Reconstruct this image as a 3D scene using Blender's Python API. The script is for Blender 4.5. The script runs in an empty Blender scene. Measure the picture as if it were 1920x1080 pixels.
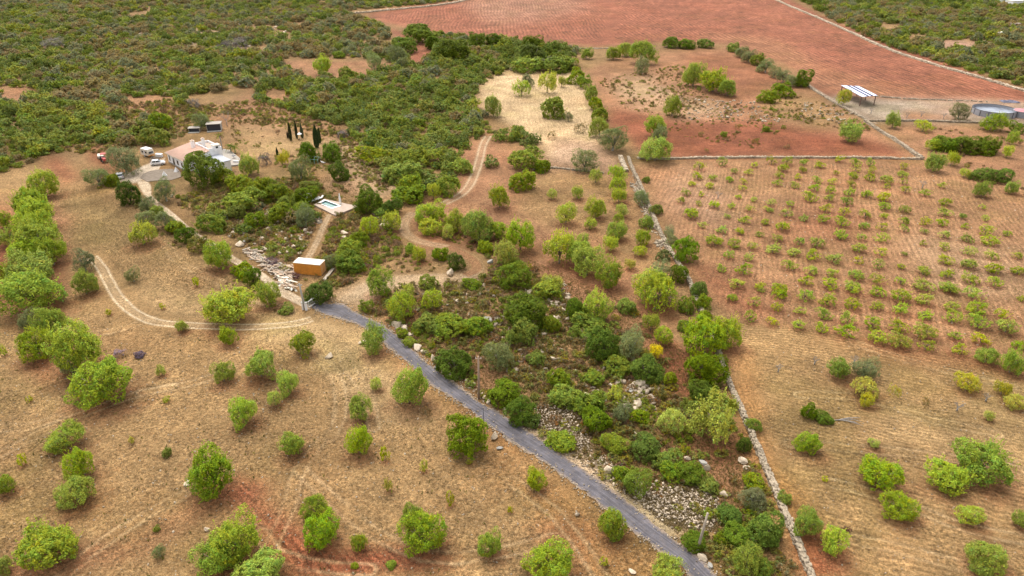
import bpy, math, random
import numpy as np
from mathutils import Vector

# ------------------------------------------------------------------ camera, sky, sun, exposure
scene = bpy.context.scene
COL = scene.collection
CAM_H, FPX, PITCH = 67.7, 1321.0, math.radians(28.3)
cam_data = bpy.data.cameras.new('camera')
cam_data.sensor_width = 36.0
cam_data.lens = FPX / 1920.0 * 36.0
cam_data.clip_start = 0.5
cam_data.clip_end = 12000.0
cam = bpy.data.objects.new('camera', cam_data)
cam.location = (0, 0, CAM_H)
cam.rotation_euler = (math.pi / 2 - PITCH, 0, 0)
COL.objects.link(cam)
scene.camera = cam

SUN_EL, SUN_AZ = math.radians(62), math.radians(-30)      # azimuth from +Y, clockwise
world = bpy.data.worlds.new('World')
scene.world = world
world.use_nodes = True
wn = world.node_tree
wn.nodes.clear()
sky = wn.nodes.new('ShaderNodeTexSky')
sky.sky_type = 'NISHITA'
sky.sun_disc = False
sky.sun_elevation = SUN_EL
sky.sun_rotation = SUN_AZ
sky.dust_density = 4.0
sky.air_density = 1.0
sky.ozone_density = 1.0
hs = wn.nodes.new('ShaderNodeHueSaturation')
hs.inputs['Saturation'].default_value = 0.12            # thin overcast whitens the whole sky
bg = wn.nodes.new('ShaderNodeBackground')
bg.inputs['Strength'].default_value = 0.15
wo = wn.nodes.new('ShaderNodeOutputWorld')
wn.links.new(sky.outputs[0], hs.inputs['Color'])
wn.links.new(hs.outputs[0], bg.inputs['Color'])
wn.links.new(bg.outputs[0], wo.inputs['Surface'])

sun_data = bpy.data.lights.new('sun', 'SUN')
sun_data.energy = 0.7
sun_data.angle = math.radians(40)
sun_data.color = (1.0, 0.91, 0.77)
sun = bpy.data.objects.new('sun', sun_data)
sd = Vector((math.sin(SUN_AZ) * math.cos(SUN_EL), math.cos(SUN_AZ) * math.cos(SUN_EL), math.sin(SUN_EL)))
sun.rotation_euler = sd.to_track_quat('Z', 'Y').to_euler()
sun.location = (0, 100, 150)
COL.objects.link(sun)

scene.view_settings.view_transform = 'Standard'
scene.view_settings.look = 'None'
scene.view_settings.gamma = 1.0
scene.view_settings.use_curve_mapping = False
scene.view_settings.exposure = 1.3

# ------------------------------------------------------------------ survey: where things of the photograph stand on the ground
CP, SP = math.cos(PITCH), math.sin(PITCH)


def W(px, py, z=0.0):
    u = (px - 960) / FPX
    v = (py - 540) / FPX
    t = (z - CAM_H) / (-SP - v * CP)
    return u * t, (CP - v * SP) * t


def S(px, py, z=0.0):
    v = (py - 540) / FPX
    return FPX / ((z - CAM_H) / (-SP - v * CP))


def PX(x, y, z=0.0):
    zz = np.asarray(z) - CAM_H
    d = y * CP - zz * SP
    d = np.maximum(d, 1.0)
    return 960 + FPX * x / d, 540 - FPX * (y * SP + zz * CP) / d


def depression(py):
    return PITCH + math.atan((py - 540) / FPX)


# ------------------------------------------------------------------ noise
def _hash(ix, iy, seed):
    h = (ix.astype(np.int64) * 374761393 + iy.astype(np.int64) * 668265263 + seed * 974711) & 0x7fffffff
    h = ((h ^ (h >> 13)) * 1274126177) & 0x7fffffff
    h = ((h ^ (h >> 16)) * 668265263) & 0x7fffffff
    return ((h ^ (h >> 15)) & 0xffff) / 65535.0


def vn(x, y, seed=0):
    x0, y0 = np.floor(x), np.floor(y)
    fx, fy = x - x0, y - y0
    fx = fx * fx * (3 - 2 * fx)
    fy = fy * fy * (3 - 2 * fy)
    a, b = _hash(x0, y0, seed), _hash(x0 + 1, y0, seed)
    c, d = _hash(x0, y0 + 1, seed), _hash(x0 + 1, y0 + 1, seed)
    return (a * (1 - fx) + b * fx) * (1 - fy) + (c * (1 - fx) + d * fx) * fy


def fbm(x, y, wave, seed=0, octs=3):
    x = np.asarray(x, float) / wave
    y = np.asarray(y, float) / wave
    s, a, t = 0, 1.0, 0
    for o in range(octs):
        s = s + a * vn(x * 2 ** o + 17.3 * o, y * 2 ** o - 9.1 * o, seed + o)
        t += a
        a *= .55
    return s / t                       # 0..1


def inpoly(px, py, poly):
    r = np.zeros(px.shape, bool)
    n = len(poly)
    for i in range(n):
        x1, y1 = poly[i]
        x2, y2 = poly[(i + 1) % n]
        if y1 == y2:
            continue
        c = ((y1 > py) != (y2 > py)) & (px < (x2 - x1) * (py - y1) / (y2 - y1) + x1)
        r ^= c
    return r


def pp(s):
    v = [float(t) for t in s.replace(',', ' ').split()]
    return list(zip(v[0::2], v[1::2]))


def seg_dist(x, y, path):
    best = np.full(x.shape, 1e9)
    for (x1, y1), (x2, y2) in zip(path[:-1], path[1:]):
        dx, dy = x2 - x1, y2 - y1
        t = np.clip(((x - x1) * dx + (y - y1) * dy) / (dx * dx + dy * dy + 1e-9), 0, 1)
        best = np.minimum(best, np.hypot(x - x1 - t * dx, y - y1 - t * dy))
    return best


def seg_gap(x, y, path, hw):
    best = np.full(x.shape, 1e9)
    for i in range(len(path) - 1):
        (x1, y1), (x2, y2) = path[i], path[i + 1]
        dx, dy = x2 - x1, y2 - y1
        t = np.clip(((x - x1) * dx + (y - y1) * dy) / (dx * dx + dy * dy + 1e-9), 0, 1)
        best = np.minimum(best, np.hypot(x - x1 - t * dx, y - y1 - t * dy) - hw[i] * (1 - t) - hw[i + 1] * t)
    return best


def resample(path, step):
    out = [np.array(path[0], float)]
    pts = [np.array(p, float) for p in path]
    # Catmull-Rom smoothing
    P = [pts[0]] + pts + [pts[-1]]
    dense = []
    for i in range(1, len(P) - 2):
        p0, p1, p2, p3 = P[i - 1], P[i], P[i + 1], P[i + 2]
        for t in np.linspace(0, 1, 10, endpoint=False):
            dense.append(.5 * (2 * p1 + (p2 - p0) * t + (2 * p0 - 5 * p1 + 4 * p2 - p3) * t * t + (3 * p1 - p0 - 3 * p2 + p3) * t ** 3))
    dense.append(pts[-1])
    acc = 0
    for a, b in zip(dense[:-1], dense[1:]):
        L = np.linalg.norm(b - a)
        if L < 1e-9:
            continue
        while acc + L >= step:
            a = a + (b - a) * ((step - acc) / L)
            L = np.linalg.norm(b - a)
            acc = 0
            out.append(a)
        acc += L
    out.append(dense[-1])
    return np.array(out)


# ------------------------------------------------------------------ materials
MATS = {}


class NT:
    def __init__(self, name):
        self.m = bpy.data.materials.new(name)
        self.m.use_nodes = True
        self.t = self.m.node_tree
        self.t.nodes.clear()
        self.out = self.t.nodes.new('ShaderNodeOutputMaterial')
        MATS[name] = self.m

    def n(self, typ, **kw):
        nd = self.t.nodes.new(typ)
        for k, v in kw.items():
            if k.startswith('i_'):
                key = k[2:]
                key = int(key) if key.isdigit() else key.replace('_', ' ')
                self.set(nd.inputs[key], v)
            else:
                setattr(nd, k, v)
        return nd

    def set(self, sock, v):
        if isinstance(v, bpy.types.NodeSocket):
            self.t.links.new(v, sock)
        elif isinstance(v, bpy.types.Node):
            self.t.links.new(v.outputs[0], sock)
        else:
            if hasattr(sock.default_value, '__len__') and len(sock.default_value) == 4 and len(v) == 3:
                v = (*v, 1)
            sock.default_value = v

    def math(self, op, a, b=0.0, c=0.0):
        nd = self.t.nodes.new('ShaderNodeMath')
        nd.operation = op
        for i, v in enumerate((a, b, c)):
            self.set(nd.inputs[i], v)
        return nd.outputs[0]

    def mixc(self, f, a, b, mode='MIX'):
        nd = self.t.nodes.new('ShaderNodeMix')
        nd.data_type = 'RGBA'
        nd.blend_type = mode
        self.set(nd.inputs[0], f)
        self.set(nd.inputs[6], a)
        self.set(nd.inputs[7], b)
        return nd.outputs[2]

    def scale(self, col, f):
        nd = self.t.nodes.new('ShaderNodeVectorMath')
        nd.operation = 'SCALE'
        self.set(nd.inputs[0], col)
        self.set(nd.inputs[3], f)
        return nd.outputs[0]

    def noise(self, vec, scale, detail=3, rough=.55):
        nd = self.n('ShaderNodeTexNoise', i_Scale=scale, i_Detail=detail, i_Roughness=rough)
        if vec is not None:
            self.set(nd.inputs['Vector'], vec)
        return nd.outputs[0]

    def maprange(self, v, a, b, c, d):
        return self.n('ShaderNodeMapRange', i_0=v, i_1=a, i_2=b, i_3=c, i_4=d).outputs[0]

    def bsdf(self, col, rough=.8, bump=None, strength=.5, dist=.05, spec=.2, metal=0.0):
        b = self.n('ShaderNodeBsdfPrincipled', i_Base_Color=col, i_Roughness=rough, i_Metallic=metal)
        b.inputs['Specular IOR Level'].default_value = spec
        if bump is not None:
            bp = self.n('ShaderNodeBump', i_Strength=strength, i_Distance=dist, i_Height=bump)
            self.t.links.new(bp.outputs[0], b.inputs['Normal'])
        self.t.links.new(b.outputs[0], self.out.inputs[0])
        return b


def ground_material():
    k = NT('soil')
    pos = k.n('ShaderNodeNewGeometry').outputs['Position']
    soil = k.n('ShaderNodeAttribute', attribute_name='soil').outputs['Color']
    fur = k.n('ShaderNodeAttribute', attribute_name='furrow').outputs['Vector']
    fk = k.n('ShaderNodeAttribute', attribute_name='furrow_strength').outputs['Fac']
    straw = k.n('ShaderNodeAttribute', attribute_name='straw').outputs['Fac']
    n6 = k.noise(pos, .12, 4, .6)
    n1 = k.noise(pos, .7, 4, .65)
    n03 = k.noise(pos, 2.4, 5, .72)
    n01 = k.noise(pos, 8.0, 3, .65)
    # straw litter, in wisps along slightly turned axes
    mp = k.n('ShaderNodeMapping', i_Vector=pos, i_Scale=(1.3, 3.4, 1.0), i_Rotation=(0, 0, .5))
    wis = k.noise(mp.outputs[0], 1.2, 4, .65)
    v = k.maprange(n6, .3, .7, .86, 1.14)
    v = k.math('MULTIPLY', v, k.maprange(n1, .3, .7, .74, 1.26))
    sp = k.maprange(k.noise(pos, .22, 3, .6), .36, .64, .28, .95)
    v = k.math('MULTIPLY', v, k.math('ADD', 1.0, k.math('MULTIPLY', k.maprange(n03, .38, .62, -.58, .58), sp)))
    v = k.math('MULTIPLY', v, k.maprange(n01, .36, .64, .60, 1.40))
    # furrows: streaks drawn out along the ploughing direction, on a loose beat
    sep = k.n('ShaderNodeSeparateXYZ', i_0=fur)
    cv = k.n('ShaderNodeCombineXYZ', i_0=k.math('MULTIPLY', sep.outputs[0], 1.6), i_1=k.math('MULTIPLY', sep.outputs[1], .30))
    stk = k.maprange(k.noise(cv.outputs[0], 1.0, 3, .6), .3, .7, -1, 1)
    ph = k.math('ADD', sep.outputs[0], k.math('MULTIPLY', k.math('SUBTRACT', n1, .5), .40))
    wv = k.math('MULTIPLY', k.math('SINE', k.math('MULTIPLY', ph, 2 * math.pi)), k.maprange(n6, .35, .65, .45, 1.1))
    wv = k.math('ADD', k.math('MULTIPLY', stk, .75), k.math('MULTIPLY', wv, .6))
    fv = k.math('ADD', 1.0, k.math('MULTIPLY', k.math('MULTIPLY', wv, fk), .40))
    v = k.math('MULTIPLY', v, fv)
    col = k.scale(soil, v)
    sm = k.math('MULTIPLY', straw, k.maprange(wis, .50, .64, 0, 1))
    stc = k.scale((.44, .295, .145), k.maprange(n03, .36, .64, .6, 1.3))
    col = k.mixc(k.math('MULTIPLY', sm, .55), col, stc)
    # a little redder clods
    col = k.mixc(k.maprange(k.noise(pos, 1.7, 3, .6), 0.55, .72, 0, .25), col, k.mixc(1.0, col, (.95, .60, .46), 'MULTIPLY'))
    h = k.math('ADD', k.math('MULTIPLY', n03, 1.0), k.math('MULTIPLY', n01, .45))
    h = k.math('ADD', h, k.math('MULTIPLY', k.math('MULTIPLY', wv, fk), .35))
    k.bsdf(col, .95, h, .9, .30, .1)
    return k.m


def leaf_material(name, trans=.46, rough=.6):
    k = NT(name)
    oi = k.n('ShaderNodeObjectInfo')
    lc = k.n('ShaderNodeAttribute', attribute_name='leafcol').outputs['Color']
    col = k.mixc(1.0, oi.outputs['Color'], lc, 'MULTIPLY')
    r = oi.outputs['Random']
    hsv = k.n('ShaderNodeHueSaturation', i_Color=col)
    k.set(hsv.inputs['Hue'], k.maprange(r, 0, 1, .490, .507))
    k.set(hsv.inputs['Saturation'], k.maprange(k.math('FRACT', k.math('MULTIPLY', r, 7.13)), 0, 1, .94, 1.10))
    k.set(hsv.inputs['Value'], k.maprange(k.math('FRACT', k.math('MULTIPLY', r, 13.7)), 0, 1, .84, 1.16))
    p = k.n('ShaderNodeBsdfPrincipled', i_Base_Color=hsv.outputs[0], i_Roughness=rough)
    p.inputs['Specular IOR Level'].default_value = .06
    t = k.n('ShaderNodeBsdfTranslucent', i_Color=hsv.outputs[0])
    mx = k.n('ShaderNodeMixShader', i_0=trans, i_1=p.outputs[0], i_2=t.outputs[0])
    k.t.links.new(mx.outputs[0], k.out.inputs[0])
    return k.m


def simple(name, col, rough=.7, var=.15, scale=3.0, spec=.3, metal=0.0, bump=0.0, scale2=None):
    k = NT(name)
    tc = k.n('ShaderNodeTexCoord').outputs['Object']
    n = k.noise(tc, scale, 4, .6)
    v = k.maprange(n, .3, .7, 1 - var, 1 + var)
    if scale2:
        v = k.math('MULTIPLY', v, k.maprange(k.noise(tc, scale2, 3, .6), .3, .7, 1 - var, 1 + var))
    c = k.scale(col, v)
    k.bsdf(c, rough, n if bump else None, bump, .05, spec, metal)
    return k.m


def rock_material(name, col):
    k = NT(name)
    pos = k.n('ShaderNodeNewGeometry').outputs['Position']
    rnd = k.n('ShaderNodeNewGeometry').outputs['Random Per Island']
    n = k.noise(pos, 1.8, 5, .65)
    lich = k.noise(pos, 5.0, 3, .6)
    c = k.scale(col, k.math('MULTIPLY', k.maprange(n, .3, .7, .72, 1.22), k.maprange(rnd, 0, 1, .72, 1.2)))
    c = k.mixc(k.maprange(lich, .56, .70, 0, .6), c, (.24, .175, .11))
    k.bsdf(c, .9, n, .6, .08, .15)
    return k.m


def asphalt_material():
    k = NT('asphalt')
    pos = k.n('ShaderNodeNewGeometry').outputs['Position']
    at = k.n('ShaderNodeAttribute', attribute_name='across').outputs['Fac']
    al = k.n('ShaderNodeAttribute', attribute_name='along').outputs['Fac']
    cv = k.n('ShaderNodeCombineXYZ', i_0=k.math('MULTIPLY', at, 7.0), i_1=k.math('MULTIPLY', al, .16))
    streak = k.noise(cv.outputs[0], 1.0, 4, .6)
    n = k.noise(pos, 9.0, 3, .7)
    b = k.noise(pos, .5, 3, .6)
    v = k.math('MULTIPLY', k.maprange(streak, .34, .66, .66, 1.45), k.maprange(n, .36, .64, .80, 1.20))
    v = k.math('MULTIPLY', v, k.maprange(b, .35, .65, .80, 1.22))
    c = k.scale((.084, .077, .085), v)
    # earth and grit carried in from the verges
    edge = k.math('ABSOLUTE', at)
    dm = k.math('ADD', k.maprange(edge, .66, 1.0, 0, .8), k.maprange(k.noise(pos, 1.5, 4, .65), .42, .66, -.2, .5))
    dm = k.n('ShaderNodeClamp', i_0=k.math('MULTIPLY', dm, k.maprange(edge, .50, .92, .25, 1))).outputs[0]
    c = k.mixc(dm, c, (.25, .18, .12))
    k.bsdf(c, .85, n, .4, .02, .25)
    return k.m


ground_material()
asphalt_material()
leaf_material('leaf')
leaf_material('twig', 0.05, .8)
rock_material('limestone', (.33, .265, .19))
rock_material('pale_limestone', (.43, .345, .25))
rock_material('grey_limestone', (.25, .235, .21))
simple('bark', (.20, .155, .12), .9, .3, 6.0)
simple('grey_bark', (.26, .235, .21), .9, .3, 6.0)
simple('whitewash', (.76, .74, .73), .75, .07, 1.5)
simple('white_metal', (.60, .59, .57), .45, .06, 2.0)
simple('terracotta', (.60, .41, .32), .85, .07, 1.2, scale2=9.0, bump=.3)
simple('grey_roof', (.33, .34, .37), .6, .12, 1.0)
simple('glass_dark', (.03, .04, .05), .12, .1, 1.0, .6)
simple('orange_paint', (.62, .255, .040), .6, .16, .9, scale2=5.0)
simple('white_roof', (.60, .55, .45), .6, .12, .9, scale2=4.0)
simple('timber', (.42, .305, .215), .85, .25, 3.0)
simple('grey_timber', (.33, .275, .215), .9, .22, 3.0)
simple('old_pole_wood', (.30, .21, .15), .9, .2, 4.0)
simple('concrete', (.30, .285, .255), .85, .12, 1.5, scale2=8.0)
simple('paving', (.37, .285, .225), .85, .12, 1.0, scale2=6.0)
simple('terrace', (.30, .265, .225), .85, .12, 1.0, scale2=6.0)
simple('pool_water', (.12, .22, .20), .08, .12, .6, .5)
simple('pool_liner', (.10, .14, .15), .5, .1, 2.0)
simple('red_paint', (.36, .045, .035), .5, .2, 2.0)
simple('pink_lid', (.52, .16, .17), .6, .12, 2.0)
simple('dark_paint', (.035, .035, .04), .5, .15, 2.0)
simple('tyre', (.025, .025, .026), .8, .15, 4.0)
simple('panel_white', (.50, .52, .62), .7, .06, 1.0, .15)
simple('panel_blue', (.012, .018, .07), .85, .1, 1.0, .05)
simple('post_brown', (.15, .09, .07), .7, .15, 3.0)
simple('tank_grey', (.25, .25, .27), .5, .15, 1.0, .4)
simple('tank_liner', (.20, .22, .26), .25, .4, .35, .5)
simple('tarp_dark', (.10, .095, .13), .5, .3, 1.2)
simple('island_gravel', (.165, .13, .097), .95, .25, 1.0, scale2=7.0, bump=.4)
simple('cream', (.55, .48, .38), .5, .08, 1.0)
simple('net_green', (.30, .48, .40), .6, .1, 2.0)


# ------------------------------------------------------------------ mesh helpers
def mesh_np(name, v, f, mat=None, smooth=False):
    me = bpy.data.meshes.new(name)
    v = np.asarray(v, np.float32)
    f = np.asarray(f, np.int32)
    k = f.shape[1]
    me.vertices.add(len(v))
    me.vertices.foreach_set('co', v.ravel())
    me.loops.add(f.size)
    me.loops.foreach_set('vertex_index', f.ravel())
    me.polygons.add(len(f))
    me.polygons.foreach_set('loop_start', np.arange(0, f.size, k, dtype=np.int32))
    me.update(calc_edges=True)
    if smooth:
        me.polygons.foreach_set('use_smooth', np.ones(len(f), bool))
    if mat:
        me.materials.append(MATS[mat])
    return me


def attr(me, name, typ, data):
    a = me.attributes.new(name, typ, 'POINT')
    a.data.foreach_set('color' if typ == 'FLOAT_COLOR' else ('vector' if typ == 'FLOAT_VECTOR' else 'value'), np.asarray(data, np.int32 if typ == 'INT' else np.float32).ravel())


def link(name, data, parent=None, loc=(0, 0, 0), rz=0.0, scale=(1, 1, 1), color=None):
    o = bpy.data.objects.new(name, data)
    COL.objects.link(o)
    o.location = loc
    o.rotation_euler = (0, 0, rz)
    o.scale = scale
    if parent is not None:
        o.parent = parent
    if color is not None:
        o.color = (*color, 1)
    return o


def tag(o, label=None, cat=None, group=None, kind=None):
    for k, v in (('label', label), ('category', cat), ('group', group), ('kind', kind)):
        if v:
            o[k] = v
    return o


def empty(name, loc=(0, 0, 0), rz=0.0, label=None, cat=None, group=None):
    o = link(name, None, None, loc, rz)
    o.empty_display_size = .3
    return tag(o, label, cat, group)


class MB:
    def __init__(self):
        self.v, self.f = [], []

    def add(self, v, f):
        b = len(self.v)
        self.v += [tuple(p) for p in v]
        self.f += [tuple(b + i for i in q) for q in f]
        return self

    def box(self, x0, x1, y0, y1, z0, z1, top=None):
        v = [(x0, y0, z0), (x1, y0, z0), (x1, y1, z0), (x0, y1, z0), (x0, y0, z1), (x1, y0, z1), (x1, y1, z1), (x0, y1, z1)]
        if top:                                     # four corner heights
            for i in range(4):
                v[4 + i] = (v[4 + i][0], v[4 + i][1], top[i])
        return self.add(v, [(0, 3, 2, 1), (4, 5, 6, 7), (0, 1, 5, 4), (1, 2, 6, 5), (2, 3, 7, 6), (3, 0, 4, 7)])

    def prism(self, poly, z0, z1):
        n = len(poly)
        if sum(poly[i][0] * poly[(i + 1) % n][1] - poly[(i + 1) % n][0] * poly[i][1] for i in range(n)) < 0:
            poly = poly[::-1]
        v = [(x, y, z0) for x, y in poly] + [(x, y, z1) for x, y in poly]
        f = [tuple(range(n - 1, -1, -1)), tuple(range(n, 2 * n))] + [(i, (i + 1) % n, n + (i + 1) % n, n + i) for i in range(n)]
        return self.add(v, f)

    def tube(self, pts, rad, n=6):
        pts = [Vector(p) for p in pts]
        if not hasattr(rad, '__len__'):
            rad = [rad] * len(pts)
        v, f = [], []
        for i, p in enumerate(pts):
            d = (pts[min(i + 1, len(pts) - 1)] - pts[max(i - 1, 0)]).normalized()
            a = d.orthogonal().normalized() if abs(d.z) < .9 else d.cross(Vector((1, 0, 0))).normalized()
            b = d.cross(a)
            for j in range(n):
                t = 2 * math.pi * j / n
                v.append(p + (a * math.cos(t) + b * math.sin(t)) * rad[i])
        for i in range(len(pts) - 1):
            for j in range(n):
                f.append((i * n + j, i * n + (j + 1) % n, (i + 1) * n + (j + 1) % n, (i + 1) * n + j))
        f.append(tuple(range(n - 1, -1, -1)))
        f.append(tuple((len(pts) - 1) * n + j for j in range(n)))
        return self.add(v, f)

    def mesh(self, name, mat, smooth=False):
        me = bpy.data.meshes.new(name)
        me.from_pydata(self.v, [], self.f)
        me.update()
        me.materials.append(MATS[mat])
        if smooth:
            for p in me.polygons:
                p.use_smooth = True
        return me

    def build(self, name, mat, parent=None, smooth=False, loc=(0, 0, 0), rz=0.0, bevel=0.0):
        o = link(name, self.mesh(name, mat, smooth), parent, loc, rz)
        if bevel:
            m = o.modifiers.new('bevel', 'BEVEL')
            m.width = bevel
            m.segments = 2
            m.limit_method = 'ANGLE'
        return o


def boxes_np(cent, size, heading, rng, jit=.16, tilt=.15):
    """Many rough blocks in one mesh: centres (n,3), sizes (n,3), headings (n)."""
    n = len(cent)
    c = np.array([(x, y, z) for z in (-.5, .5) for y in (-.5, .5) for x in (-.5, .5)])
    v = c[None] + rng.normal(0, jit, (n, 8, 3)) * .6
    v = v * size[:, None, :]
    tx, ty = rng.normal(0, tilt, n), rng.normal(0, tilt, n)
    v[..., 2] += v[..., 0] * tx[:, None] + v[..., 1] * ty[:, None]
    ch, sh = np.cos(heading)[:, None], np.sin(heading)[:, None]
    x = v[..., 0] * ch - v[..., 1] * sh
    y = v[..., 0] * sh + v[..., 1] * ch
    v = np.stack([x, y, v[..., 2]], -1) + cent[:, None, :]
    q = np.array([(0, 2, 3, 1), (4, 5, 7, 6), (0, 1, 5, 4), (1, 3, 7, 5), (3, 2, 6, 7), (2, 0, 4, 6)])
    f = q[None] + (np.arange(n) * 8)[:, None, None]
    return v.reshape(-1, 3), f.reshape(-1, 4)

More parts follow.
